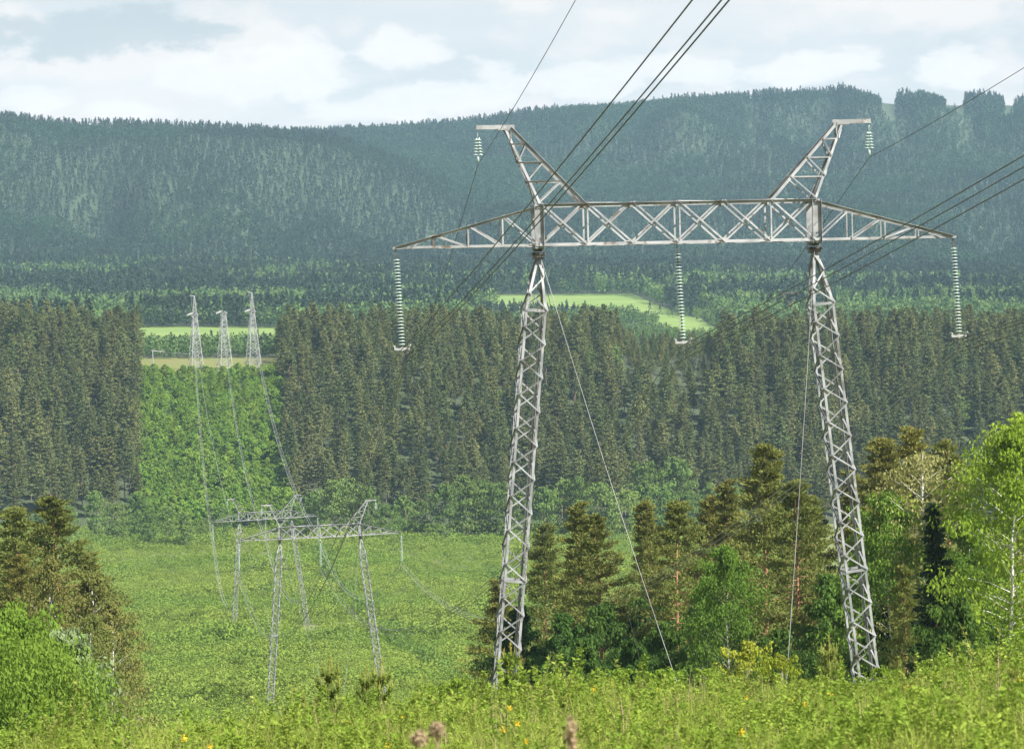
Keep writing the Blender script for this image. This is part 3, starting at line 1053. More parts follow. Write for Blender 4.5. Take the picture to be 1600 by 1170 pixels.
for e, c, nm in ((-1, ancs[0], 'left'), (1, ancs[2], 'right')):
    earth(c + V((-1.2, -1, 31.0)), hang[2, e * 8.42], 9.0, 0.03, WIREL, f'thin earth wire from the {nm} anchor mast down to the smallest portal pylon')
# small wooden-looking H pole left of them
c = P(239, 572, 1306)
hp = empty('utility_pole', (c.x, c.y, float(H(c.x, c.y))))
tag(hp, 'small grey pole with a crossbeam left of the three anchor pylons', 'pole')
m = MB(); m.tube([(0, 0, -.5), (0, 0, 9.4)], 0.26, 7, 0.2); m.build('pole', FARSTEEL, hp)
m = MB(); m.bar((-.6, 0, 9.3), (4.6, 1.2, 8.6), 0.3, 0.3); m.build('crossbeam', FARSTEEL, hp)
m = MB(); m.tube([(4.4, 1.2, 8.5), (9, 4, 7.9), (16, 8, 7.4)], 0.06, 5); m.build('wire', WIREL, hp)

# ------------------------------------------------------------------ woods
PINES = [make_tree('near_pine', 11 + i, 24, cb, R, 'pine', M_PINE, M_BARK, nb=nb, tufts=6, per=34, size=0.145, r0=0.30, bend=0.35, shape=sh)
         for i, (cb, R, nb, sh) in enumerate(((0.38, 4.9, 88, 0.95), (0.28, 5.4, 100, 1.1), (0.44, 4.4, 76, 0.8), (0.34, 4.7, 88, 1.1), (0.54, 4.2, 60, 0.75)))]
SPRUCE = make_tree('near_spruce', 31, 20, 0.12, 3.6, 'spruce', M_PINE_DARK, M_BARK, nb=110, tufts=5, per=16, size=0.22, r0=0.2)
BIRCHES = [make_tree('near_birch', 41 + i, 21, cb, R, 'leaf', M_BIRCH, M_BIRCHBARK, nb=66, tufts=6, per=48, size=0.115, r0=0.21, lean=ln, bend=0.5)
           for i, (cb, R, ln) in enumerate(((0.36, 4.8, -0.04), (0.26, 4.2, 0.02), (0.28, 5.2, 0.0)))]
GREENS = [make_tree('green_birch', 46 + i, 21, cb, R, 'leaf', M_GREEN, M_BIRCHBARK, nb=70, tufts=6, per=58, size=0.115, r0=0.17, lean=ln, bend=0.5)
          for i, (cb, R, ln) in enumerate(((0.2, 4.6, 0.03), (0.3, 5.0, -0.02)))]
ALDERS = [make_tree('near_alder', 51 + i, 14, 0.12, R, 'leaf', M_ALDER_SHADE, M_GREYBARK, nb=60, tufts=6, per=52, size=0.12, r0=0.12, twigs=2, bend=0.5)
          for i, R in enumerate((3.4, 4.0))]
PALES = make_tree('pale_birch', 61, 19, 0.42, 4.2, 'leaf', M_PALE, M_BIRCHBARK, nb=64, tufts=4, per=22, size=0.085, r0=0.17, twigs=12, bend=0.5)
DULLS = [make_tree('dull_birch', 64 + i, 16, 0.18, 3.6, 'leaf', M_DULL, M_BIRCHBARK, nb=60, tufts=5, per=42, size=0.10, r0=0.13, lean=0.10 * (1 - 2 * i), twigs=9, bend=0.4) for i in range(2)]
LIMES = make_tree('lime_bush', 71, 9.5, 0.04, 4.3, 'leaf', M_LIME, M_GREYBARK, nb=90, tufts=8, per=52, size=0.085, r0=0.12)
WILLOW = make_tree('willow', 75, 7, 0.15, 1.9, 'leaf', M_WILLOW, M_GREYBARK, nb=36, tufts=5, per=18, size=0.11, r0=0.07, twigs=8)

KIND = {'pine': ('pine_tree', 24, 'pine tree'), 'spruce': ('spruce_tree', 20, 'spruce tree'), 'birch': ('birch_tree', 21, 'birch tree'),
        'alder': ('alder_tree', 14, 'tree'), 'green': ('birch_tree', 21, 'birch tree'), 'pale': ('birch_tree', 19, 'birch tree'), 'dull': ('birch_tree', 16, 'birch tree'),
        'lime': ('leafy_tree', 9.5, 'tree'), 'willow': ('willow_tree', 7, 'tree')}


def near_tree(kind, var, u, vtop, d, label, group, width=1.0, rz=None):
    nm, h0, cat = KIND[kind]
    top = P(u, vtop, d)
    z = float(H(top.x, top.y)) - 0.2
    sz = max(0.3, (top.z - z) / h0)
    cm, tm = {'pine': lambda: PINES[var], 'spruce': lambda: SPRUCE, 'birch': lambda: BIRCHES[var], 'green': lambda: GREENS[var], 'alder': lambda: ALDERS[var], 'pale': lambda: PALES,
              'dull': lambda: DULLS[var], 'lime': lambda: LIMES, 'willow': lambda: WILLOW}[kind]()
    return tree_obj(nm, cm, tm, (top.x, top.y, z), RNG.uniform(0, 6.28) if rz is None else rz, sz * width, label, cat, group, sz)


GR, GL = 'trees at the wood edge beside the biggest pylon', 'trees on the bank across the clearing'
RIGHT_TREES = [
    # kind, variant, u, top v, d, width, label
    ('pine', 1, 775, 905, 262, 1.15, 'dark pine at the wood corner just behind the left leg of the biggest pylon'),
    ('pine', 0, 845, 815, 300, 1.0, 'olive pine behind the left leg of the biggest pylon, right of the clearing'),
    ('pine', 3, 905, 783, 268, 1.05, 'pointed pine with one bare orange trunk nearest to the left leg of the biggest pylon'),
    ('pine', 4, 938, 800, 245, 0.95, 'slim pine whose lit orange trunk shows below its crown, between leg and guy wire'),
    ('pine', 1, 1012, 782, 300, 0.9, 'bushy pine behind the middle of the long guy wire'),
    ('pine', 4, 1054, 780, 240, 1.0, 'pine with tall bare orange trunk just right of the long guy wire'),
    ('pine', 0, 1098, 772, 285, 1.0, 'rounded pine between the orange trunked pine and the tallest pine'),
    ('pine', 3, 1135, 748, 275, 0.95, 'pine rising at the left shoulder of the tallest pine'),
    ('pine', 1, 1190, 694, 245, 1.05, 'tallest broad pine left of the right leg of the biggest pylon'),
    ('pine', 4, 1240, 745, 225, 1.0, 'pine with slender orange trunk beside the short guy wire'),
    ('pine', 0, 1268, 772, 262, 0.95, 'pine half behind the right leg, left of it'),
    ('pine', 3, 1330, 735, 262, 0.95, 'pine seen through the lattice of the right leg'),
    ('pine', 0, 1378, 682, 250, 1.0, 'flat topped pine right of the right leg of the biggest pylon'),
    ('pine', 1, 1425, 668, 262, 1.0, 'high pine behind the pale half bare birch'),
    ('pine', 2, 1490, 685, 255, 0.85, 'narrow pine between pale birch and big bright birch'),
    ('pale', 0, 1440, 708, 205, 1.0, 'pale half bare birch with whitish branches above the dark spruce'),
    ('green', 1, 1402, 775, 205, 0.85, 'green birch beside the right leg, below the pale birch'),
    ('spruce', 0, 1456, 778, 185, 0.9, 'dark pointed spruce left of the big bright birch'),
    ('birch', 0, 1560, 676, 180, 0.86, 'big bright green birch with a long white trunk near the frame edge'),
    ('birch', 2, 1625, 655, 200, 1.0, 'bright birch cut by the frame edge behind the white trunked birch'),
    ('green', 0, 1515, 800, 195, 0.7, 'smaller green birch between dark spruce and white trunked birch'),
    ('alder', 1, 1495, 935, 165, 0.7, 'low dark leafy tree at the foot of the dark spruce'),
    ('pine', 0, 1418, 880, 190, 0.75, 'young olive pine right of the foot of the right leg'),
    ('green', 1, 1145, 858, 210, 0.8, 'round green leafy tree left of the short guy wire'),
    ('green', 0, 1100, 905, 215, 0.75, 'fresh green leafy tree in front of the orange trunked pine'),
    ('green', 1, 1345, 850, 220, 0.8, 'green leafy tree showing through the lower lattice of the right leg'),
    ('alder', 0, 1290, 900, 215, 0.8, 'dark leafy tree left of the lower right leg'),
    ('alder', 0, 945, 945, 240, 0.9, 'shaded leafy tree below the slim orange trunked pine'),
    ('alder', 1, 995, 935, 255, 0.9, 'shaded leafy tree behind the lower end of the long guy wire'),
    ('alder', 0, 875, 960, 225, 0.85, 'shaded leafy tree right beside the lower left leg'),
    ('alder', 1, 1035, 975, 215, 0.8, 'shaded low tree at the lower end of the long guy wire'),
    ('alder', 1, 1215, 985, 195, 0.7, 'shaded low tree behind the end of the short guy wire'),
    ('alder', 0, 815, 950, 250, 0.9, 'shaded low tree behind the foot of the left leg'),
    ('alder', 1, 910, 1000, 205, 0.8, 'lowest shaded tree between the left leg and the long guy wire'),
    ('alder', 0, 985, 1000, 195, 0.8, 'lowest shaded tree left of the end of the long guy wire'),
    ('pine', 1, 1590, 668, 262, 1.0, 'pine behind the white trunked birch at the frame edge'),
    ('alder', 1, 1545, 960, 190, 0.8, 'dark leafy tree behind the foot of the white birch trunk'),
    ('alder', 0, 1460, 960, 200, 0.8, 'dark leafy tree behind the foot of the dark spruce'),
    ('alder', 0, 1380, 950, 205, 0.8, 'dark leafy tree behind the foot of the right leg'),  # low trees whose dark leaf colour carries the shade below the crowns
]
for kd, va, u, vt, d, w, lab in RIGHT_TREES:
    near_tree(kd, va, u, vt, d, lab, GR, w)
LEFT_TREES = [
    ('pine', 4, 92, 772, 250, 1.15, 'pine with lit orange upper trunk standing highest on the left bank'),
    ('pine', 0, 20, 790, 265, 1.1, 'pine at the frame edge left of the orange trunked one'),
    ('pine', 1, -30, 780, 270, 1.0, 'pine cut by the frame edge on the left bank'),
    ('pine', 2, 40, 865, 240, 1.0, 'lower pine with a red brown trunk above the lime green tree'),
    ('pine', 3, 138, 862, 275, 1.15, 'olive pine sloping down to the clearing behind the pale stemmed birches'),
    ('dull', 0, 92, 872, 235, 0.95, 'dull birch with several pale stems below the orange trunk'),
    ('dull', 1, 138, 900, 240, 1.0, 'dull birch with leaning pale stems at the clearing edge'),
    ('dull', 0, 160, 945, 238, 0.9, 'dull brownish birch reaching furthest into the clearing'),
    ('dull', 1, 112, 965, 215, 0.85, 'low dull birch behind the silvery willow'),
    ('dull', 0, 165, 1010, 222, 0.8, 'lowest dull birch at the clearing edge'),
    ('lime', 0, 5, 965, 128, 0.85, 'big lime green leafy tree at the lower left corner'),
    ('lime', 0, 62, 1012, 126, 0.62, 'smaller lime green tree joined to the big lime green one'),
    ('lime', 0, -45, 985, 120, 0.9, 'lime green tree cut by the frame edge'),
    ('willow', 0, 82, 985, 140, 0.9, 'silvery willow spray rising behind the lime green trees'),
    ('willow', 0, 120, 1006, 136, 0.9, 'silvery willow spray right of the lime green trees'),
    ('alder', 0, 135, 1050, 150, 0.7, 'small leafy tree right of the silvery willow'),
]
for kd, va, u, vt, d, w, lab in LEFT_TREES:
    near_tree(kd, va, u, vt, d, lab, GL, w)

# pines of the far slope
MIDP = [make_tree('slope_pine', 81 + i, 22, cb, R, 'pine', M_PINE_FAR, M_BARKF, nb=62, tufts=4, per=15, size=0.30, r0=0.2, twigs=0, bend=0.3, shape=sh, asp=0.6, spray=0.4)
        for i, (cb, R, sh) in enumerate(((0.22, 3.7, 0.9), (0.14, 4.1, 1.05), (0.36, 3.9, 0.7), (0.18, 3.3, 1.0), (0.28, 4.4, 0.8), (0.42, 3.6, 0.6)))]
MIDJ = [joined('slope_pine_whole', mt, [M_PINE_FAR, M_BARKF]) for mt in MIDP]
MIDJ.append(joined('slope_leafy_whole', make_tree('slope_leafy', 88, 15, 0.1, 3.6, 'leaf', M_BELT, M_GREYBARK, nb=46, tufts=5, per=14, size=0.28, r0=0.16, twigs=0), [M_BELT, M_GREYBARK]))
pts = jitter_points(1124, 1420, 7.2, 0.188)
x, y = pts[:, 0], pts[:, 1]
cc = x + 0.101 * y
edge = 2.5 * (vnoise(x, y, 14, 3) - 0.5)
instrip = (cc > -15.5 + edge) & (cc < 37.5 + edge)
cleft = (y > 1285) & (x / y * F + 800 > 225) & (x / y * F + 800 < 462) & (y < 1330 + 60 * (x / y * F + 800 < 225))
ok = ~instrip & ~((y > 1290) & (x / y * F + 800 > 218) & (x / y * F + 800 < 438)) & (RNG.uniform(0, 1, len(x)) < 0.93)
pts = pts[ok]; x, y = pts[:, 0], pts[:, 1]
hs = RNG.uniform(0.56, 1.06, len(x)) * np.where((y > 1240) & (x / y > 0.034) & (x / y < 0.064), 0.55, 1.0) * (0.9 + 0.2 * vnoise(x, y, 40, 5))
z = H(x, y) - 0.1
u = 800 + x / y * F
vtop = 500 - (z + 22 * hs) / y * F
occl = np.interp(u, [0, 130, 180, 480, 500, 740, 830, 860, 1000, 1130, 1190, 1260, 1300, 1380, 1430, 1600], [780, 790, 830, 830, 770, 770, 800, 790, 770, 740, 690, 750, 730, 680, 665, 650])
vis = (u > -10) & (u < 1610) & (vtop < occl - 8)
order = np.argsort(np.where(vis, y, 1e9))
ind = order[:290]
rest = np.setdiff1d(np.arange(len(x)), ind)
for i in ind:
    k = int(RNG.integers(0, 6))
    side = 'left' if cc[ok][i] < 0 else 'right'
    tree_obj('pine_tree', *MIDP[k], (x[i], y[i], z[i]), RNG.uniform(0, 6.28), hs[i] * RNG.uniform(1.05, 1.3),
             f'slender pine in the front rows of the slope forest, {side} of the cut strip', 'pine tree',
             f'pines of the slope forest {side} of the cut strip', hs[i])
n = len(rest)
scatter('pine_forest', np.column_stack([x[rest], y[rest], z[rest]]), rnd_rot(n, 0.03),
        hs[rest, None] * np.column_stack([RNG.uniform(1.05, 1.3, n)] * 2 + [np.ones(n)]), np.where(RNG.uniform(0, 1, n) < .04, 6, RNG.integers(0, 6, n)), MIDJ,
        'dense dark pine forest rising to the crest behind the valley', 'forest')
print('slope pines', len(x), 'individual', len(ind))

# leafy belt at the foot of the slope, every crown a tree
BELT = [make_tree('belt_tree', 91 + i, 13, 0.08, R, 'leaf', M_BELT, M_GREYBARK, nb=46, tufts=5, per=14, size=0.28, r0=0.16, twigs=2)
        for i, R in enumerate((4.6, 5.4, 3.9))]
belt = [(20, 812, 1085), (62, 800, 1078), (108, 790, 1075), (150, 768, 1082), (185, 788, 1070), (215, 772, 1085), (232, 800, 1050), (262, 792, 1062), (290, 800, 1045), (318, 810, 1068),
        (345, 792, 1095), (462, 790, 1095), (486, 770, 1085), (520, 752, 1075), (545, 748, 1080), (575, 762, 1075), (605, 790, 1068), (628, 775, 1075),
        (655, 783, 1080), (690, 758, 1066), (728, 744, 1070), (752, 752, 1078), (775, 755, 1074), (810, 770, 1070), (850, 762, 1070), (880, 752, 1074),
        (905, 745, 1070), (940, 755, 1078), (975, 768, 1070), (1005, 752, 1085), (1040, 762, 1076), (1075, 770, 1080), (1110, 755, 1085), (1150, 760, 1090), (1010, 725, 1110), (1058, 715, 1118)]
for i, (uu, vt, d) in enumerate(belt):
    top = P(uu, vt, d); zz = float(H(top.x, top.y)) - .2
    sz = (top.z - zz) / 13
    side = 'left of the cut strip' if uu < 225 else ('across the foot of the cut strip' if uu < 470 else
            ('between cut strip and left pylon leg' if uu < 800 else 'right of the left pylon leg'))
    tree_obj('leafy_tree', *BELT[i % 3], (top.x, top.y, zz), RNG.uniform(0, 6.28), sz * RNG.uniform(0.85, 1.15),
             f'rounded leafy tree at the forest foot, {side}', 'tree', f'leafy belt trees {side}', sz)

# young trees in the cut strip
YT = [make_tree('young_tree', 101 + i, 5, 0.05, R, 'leaf', M_STRIP, M_GREYBARK, nb=24, tufts=4, per=15, size=0.19, r0=0.05, twigs=0)[0] for i, R in enumerate((1.7, 2.1, 1.4))]
pts = jitter_points(1108, 1300, 2.3, 0.13)
x, y = pts[:, 0], pts[:, 1]
cc = x + 0.101 * y
s = (cc > -17) & (cc < 39) & (RNG.uniform(0, 1, len(x)) < 0.8)
x, y = x[s], y[s]; n = len(x)
sc = RNG.uniform(0.4, 1.4, n) * (0.7 + 0.5 * vnoise(x, y, 9, 41)) * np.interp(y, [1108, 1200, 1275, 1300], [1.35, 1.1, 0.95, 0.8])
scatter('young_trees', np.column_stack([x, y, H(x, y) - .1]), rnd_rot(n), np.repeat(sc[:, None], 3, 1), RNG.integers(0, 3, n), YT,
        'bright green young growth filling the cut strip up the forest slope', 'young trees')

# shrubs on the valley floor
SH = [bush_mesh('valley_shrub', 111 + i, w, h, 270, 0.15, M_SHRUB) for i, (w, h) in enumerate(((2.2, 1.7), (2.8, 1.8), (1.9, 2.2), (2.5, 1.4)))]
SHB = [bush_mesh('valley_shrub_tall', 121 + i, 2.2, 2.6, 200, 0.19, M_DITCH, 6) for i in range(2)]
parts = []
for d0, d1, st, tm in ((135, 190, 1.9, 0.19), (190, 420, 2.3, 0.19), (420, 700, 2.15, 0.17), (700, 1112, 2.5, 0.165)):
    parts.append(jitter_points(d0, d1, st, tm))
pts = np.concatenate(parts); x, y = pts[:, 0], pts[:, 1]
u = 800 + x / y * F
keep = (RNG.uniform(0, 1, len(x)) < 0.55 + 0.6 * vnoise(x, y, 9, 8)) & ((y < 420) | (u < 1250)) & (RNG.uniform(0, 1, len(x)) < 0.80)
for o in (t2, t3):                                          # trodden ground in front of the pylon feet
    for e in (-1, 1):
        w = o.matrix_world @ V((e * 8.57, 0, 0))
        keep &= ~((np.abs(x - w.x * y / w.y) < 2.6) & (y > w.y - 45) & (y < w.y + 3))
x, y = x[keep], y[keep]; n = len(x)
sc = RNG.uniform(0.7, 1.6, n) * (0.62 + 0.75 * vnoise(x * .22, y, 13, 61)) * (0.6 + 0.6 * vnoise(x, y * 0.5, 16, 9)) * np.interp(y, [72, 120, 500, 1100], [0.8, 0.9, 1.0, 1.15])
xd = np.interp(y, DITCH_Y, DITCH_X)
big = (np.abs(x - xd) < 1.5) & (y > 450) & (y < 1040) | ((vnoise(x, y * .6, 30, 12) > 0.80) & (RNG.uniform(0, 1, n) < 0.10) & (y > 380))
idx = np.where(big, 4 + RNG.integers(0, 2, n), RNG.integers(0, 4, n))
scatter('shrubbery', np.column_stack([x, y, H(x, y) - .05]), rnd_rot(n, .1), sc[:, None] * np.column_stack([np.ones(n), np.ones(n), RNG.uniform(.8, 1.2, n)]), idx, SH + SHB,
        'low yellow green shrubs covering the valley clearing', 'shrubs')
print('shrubs', n)


# far woods and mountain forest
def far_conifer(seed, h, w, n, size, m):
    rng = np.random.default_rng(seed)
    k = rng.uniform(0, 1, n) ** 0.8
    r = w * (1 - k) ** 0.8 * rng.uniform(.5, 1, n) + 0.1
    a = rng.uniform(0, 6.283, n)
    C = np.column_stack([r * np.cos(a), r * np.sin(a), h * (0.12 + 0.88 * k)])
    al = np.column_stack([np.cos(a) * .6, np.sin(a) * .6, np.full(n, .35)])
    v, f = leaves(C, size, rng, 0.5, along=al)
    return np_mesh('far_conifer', [(v, f, 0)], [m])


def far_leafy(seed, h, w, n, size, m):
    rng = np.random.default_rng(seed)
    e = unit(rng, n) * rng.uniform(.6, 1, (n, 1))
    C = e * np.array([w, w, h * .42]) + np.array([0, 0, h * .55])
    v, f = leaves(C, size, rng, 0.7, 0.2)
    return np_mesh('far_leafy', [(v, f, 0)], [m])


FC = [far_conifer(131 + i, 17.5, 3.3, 80, 1.0, M_MTC) for i in range(3)]
FL = [far_leafy(141 + i, 14, 4.3, 80, 0.95, M_FARD) for i in range(3)]
ML = [far_leafy(151 + i, 13, 4.2, 60, 1.1, M_MTD) for i in range(2)]
pts = np.concatenate([jitter_points(1395, 1530, 5, .175), jitter_points(1530, 2300, 6.5, .175), jitter_points(2300, 3000, 7.5, .175)])
x, y = pts[:, 0], pts[:, 1]; u = 800 + x / y * F
s = ~in_field(x, y) & (RNG.uniform(0, 1, len(x)) < 0.93)
s &= ~((u > 205) & (u < 470) & (y < 1400))
s &= ~((u > 150) & (u < 480) & (y > 1500) & (y < 1545))
x, y, u = x[s], y[s], u[s]; n = len(x)
leafy = vnoise(x, y, 90, 15) + RNG.normal(0, .12, n) > np.interp(y, [1500, 1900, 2150, 2500, 3000], [.2, .25, .32, .48, .56])
idx = np.where(leafy, 3 + RNG.integers(0, 3, n), RNG.integers(0, 3, n))
sc = RNG.uniform(.8, 1.2, n)
low = (u > 740) & (u < 1125) & (y < 2150)
sc = np.where(low, sc * .55, sc)
sc = np.where((u > 955) & (u < 1140) & (y < 1960), sc * .5, sc)
sc = np.where((u > 150) & (u < 480) & (y < 1560), sc * 0.56, sc)
sc = np.where((u > 480) & (y < 1900) & ~low, sc * .6, sc)
scatter('far_woods', np.column_stack([x, y, H(x, y) - .2]), rnd_rot(n, .03), np.repeat(sc[:, None], 3, 1), idx, FC + FL,
        'mixed woods on the plain between the slope forest and the mountain', 'woods')
print('far woods', n)

pts = np.concatenate([jitter_points(3000, 4000, 8.0, .172), jitter_points(4000, 5050, 8.5, .172)])
x, y = pts[:, 0], pts[:, 1]; u = 800 + x / y * F
cut = np.zeros(len(x), bool)
for ua, ub, d0 in ((1386, 1407, 4480), (1486, 1514, 4520), (1578, 1592, 4560)):
    cut |= (u > ua) & (u < ub) & (y > d0)
s = (~cut | (RNG.uniform(0, 1, len(x)) < 0.7)) & (RNG.uniform(0, 1, len(x)) < 0.94)
lowcut = cut[s]
x, y, u = x[s], y[s], u[s]; n = len(x)
pat = vnoise(x, y, 150, 21) * .6 + vnoise(x, y, 55, 22) * .4 + RNG.normal(0, .10, n)
leafy = pat > np.where((u > 560) & (y > 3900), 0.40, np.interp(y, [3000, 3300, 3700], [.44, .56, .54]))
idx = np.where(leafy, 3 + RNG.integers(0, 2, n), RNG.integers(0, 3, n))
sc = RNG.uniform(.68, 1.0, n) * np.where(lowcut, .35, 1) * np.where(y > 4500, np.interp(u, [1340, 1383, 1386, 1407, 1410, 1445, 1483, 1486, 1514, 1517, 1545, 1576, 1578, 1592, 1596, 1620], [1.1, .9, .45, .45, 1.0, 1.45, 1.1, .45, .45, 1.0, 1.45, 1.0, .45, .45, 1.0, 1.3]), 1)
idx = np.where(lowcut, 3, idx)
for c0 in (1190, 1300, 1396, 1500):                          # old cuts running down the right hand slope
    cc_ = c0 + (4800 - y) * .035 * (1 if c0 > 1350 else -.6)
    band = (np.abs(u - cc_) < 11) & (y > 4230) & (y < 4760)
    idx = np.where(band, 3, idx); sc = np.where(band, sc * .6, sc)
    side_ = (u > cc_ + 11) & (u < cc_ + 30) & (y > 4230) & (y < 4760)
    idx = np.where(side_, 0, idx); sc = np.where(side_, sc * 1.25, sc)
scatter('mountain_forest', np.column_stack([x, y, H(x, y) - .2]), rnd_rot(n, .03), np.repeat(sc[:, None], 3, 1), idx, FC + ML,
        'blue green forest covering the long mountain ridge', 'forest')
print('mountain trees', n)

# ------------------------------------------------------------------ weeds on the crest in front
M_WEED = foliage('weed_leaves', (0.172, 0.268, 0.038), (0.244, 0.318, 0.055), 0.4, 0.4, 1.5)
M_WEED2 = foliage('grass_blades', (0.24, 0.29, 0.066), (0.31, 0.335, 0.09), 0.4, 0.4, 1.5)
M_DRY = foliage('dry_stalks', (0.30, 0.23, 0.14), (0.38, 0.30, 0.20), 0.2, 0.4, 1.5)
M_YFLOWER = foliage('yellow_petals', (0.75, 0.52, 0.03), (0.85, 0.62, 0.06), 0.3, 0.2, 1.5)
M_CANDLE = foliage('young_pine_needles', (0.2, 0.265, 0.06), (0.26, 0.31, 0.08), 0.3, 0.3, 2)
M_CANDLET = foliage('pine_candles', (0.36, 0.33, 0.07), (0.42, 0.37, 0.10), 0.3, 0.2, 2)


def forb(seed, h, stems, per, size, m):
    rng = np.random.default_rng(seed)
    C, al, wood = [], [], []
    for s in range(stems):
        a = rng.uniform(0, 6.28); ln = rng.uniform(.05, .35)
        b = np.array([rng.normal(0, .12), rng.normal(0, .12), 0])
        hh = h * rng.uniform(.65, 1.05)
        t = np.linspace(0, 1, 5)[:, None]
        line = b + np.array([math.cos(a) * ln, math.sin(a) * ln, 0]) * hh * t ** 1.5 + np.array([0, 0, hh]) * t
        wood.append((*tube_np(line, 0.006, 0.003, 3), 0))
        k = rng.uniform(.22, 1, per)
        base = np.column_stack([np.interp(k, t[:, 0], line[:, i]) for i in range(3)])
        az = rng.uniform(0, 6.28, per)
        dr = np.column_stack([np.cos(az), np.sin(az), rng.uniform(-.1, .8, per)])
        C.append(base + dr * size * 0.9); al.append(dr)
    v, f = leaves(np.concatenate(C), size, rng, 0.5, along=np.concatenate(al))
    return np_mesh('weed', [(v, f, 0)] + wood, [m])


def tuft(seed, h, n, m, w=0.006):
    rng = np.random.default_rng(seed)
    V_, F_ = [], []
    for i in range(n):
        a = rng.uniform(0, 6.28); b = np.array([rng.normal(0, .07), rng.normal(0, .07), 0]); ln = rng.uniform(.1, .5)
        hh = h * rng.uniform(.5, 1.1); sd = np.array([-math.sin(a), math.cos(a), 0]) * w
        d = np.array([math.cos(a), math.sin(a), 0]) * ln * hh
        p1 = b + d * .35 + np.array([0, 0, hh * .65]); p2 = b + d + np.array([0, 0, hh])
        o = len(V_); V_ += [b - sd, b + sd, p1 + sd * .8, p1 - sd * .8, p2]
        F_ += [(o, o + 1, o + 2, o + 3), (o + 3, o + 2, o + 4, o + 4)]
    return np_mesh('grass_tuft', [(np.array(V_), np.array([f for f in F_ if len(set(f)) == 4]), 0), (np.array(V_), np.array([f[:3] for f in F_ if len(set(f)) == 3]), 0)], [m])


def flower(seed):
    rng = np.random.default_rng(seed)
    st = (*tube_np(np.array([[0, 0, 0], [.02, .01, .3], [.04, 0, .62]]), .006, .004, 3), 1)
    c = unit(rng, 26) * rng.uniform(.2, 1, (26, 1)) * np.array([.045, .045, .05]) + np.array([.04, 0, .66])
    v, f = leaves(c, 0.014, rng, .8)
    lc = np.column_stack([rng.normal(0, .05, 14), rng.normal(0, .05, 14), rng.uniform(.1, .5, 14)])
    v2, f2 = leaves(lc, 0.05, rng, .4)
    return np_mesh('yellow_flower', [(v, f, 0), st, (v2, f2, 1)], [M_YFLOWER, M_WEED])


WEEDS = [forb(161, .80, 6, 34, .030, M_WEED), forb(162, .62, 7, 30, .026, M_WEED), forb(163, .95, 5, 38, .036, M_WEED), forb(164, .5, 8, 24, .022, M_WEED2),
         tuft(165, .70, 36, M_WEED2, .005), tuft(166, .52, 40, M_WEED2, .0045), tuft(167, .85, 12, M_DRY, .005), flower(168), forb(169, 1.30, 4, 50, .036, M_WEED), forb(170, 1.10, 5, 44, .032, M_WEED2)]
pts = np.concatenate([jitter_points(9, 26, .30, .20), jitter_points(26, 74, .24, .185)])
x, y = pts[:, 0], pts[:, 1]; n = len(x)
r = RNG.uniform(0, 1, n)
nz_ = vnoise(x, y, 2.2, 31); nz2_ = vnoise(x, y, 1.1, 32)
idx = np.select([r < .003, r < .05, r < .26 + .4 * (nz_ - .5), r < .46 + .4 * (nz_ - .5), r < .66, r < .80, r < .92], [7, 6, 4, 5, 0, 1, 3], 2)
idx = np.where((vnoise(x, y, 1.6, 35) > .93) & (r > .7), 7, idx)
tall = (vnoise(x, y, 1.9, 36) > .68) & (RNG.uniform(0, 1, n) < .16) & (y > 42)
idx = np.where(tall, 8 + RNG.integers(0, 2, n), idx)
sc = RNG.uniform(.5, 1.15, n) * (.65 + .6 * nz2_) * np.interp(y, [9, 26, 45, 60, 74], [.55, .7, .85, 1.1, .9])
scatter('undergrowth', np.column_stack([x, y, H(x, y) - .02]), rnd_rot(n, .12), np.repeat(sc[:, None], 3, 1), idx, WEEDS,
        'bright weeds, grass and yellow flowers over the crest in front', 'weeds')
print('weeds', n)


# bushes and saplings standing up from the weeds
M_TWIG = rough('young_pine_bark', (0.20, 0.17, 0.08), (0.27, 0.22, 0.10), 4, 0.9)


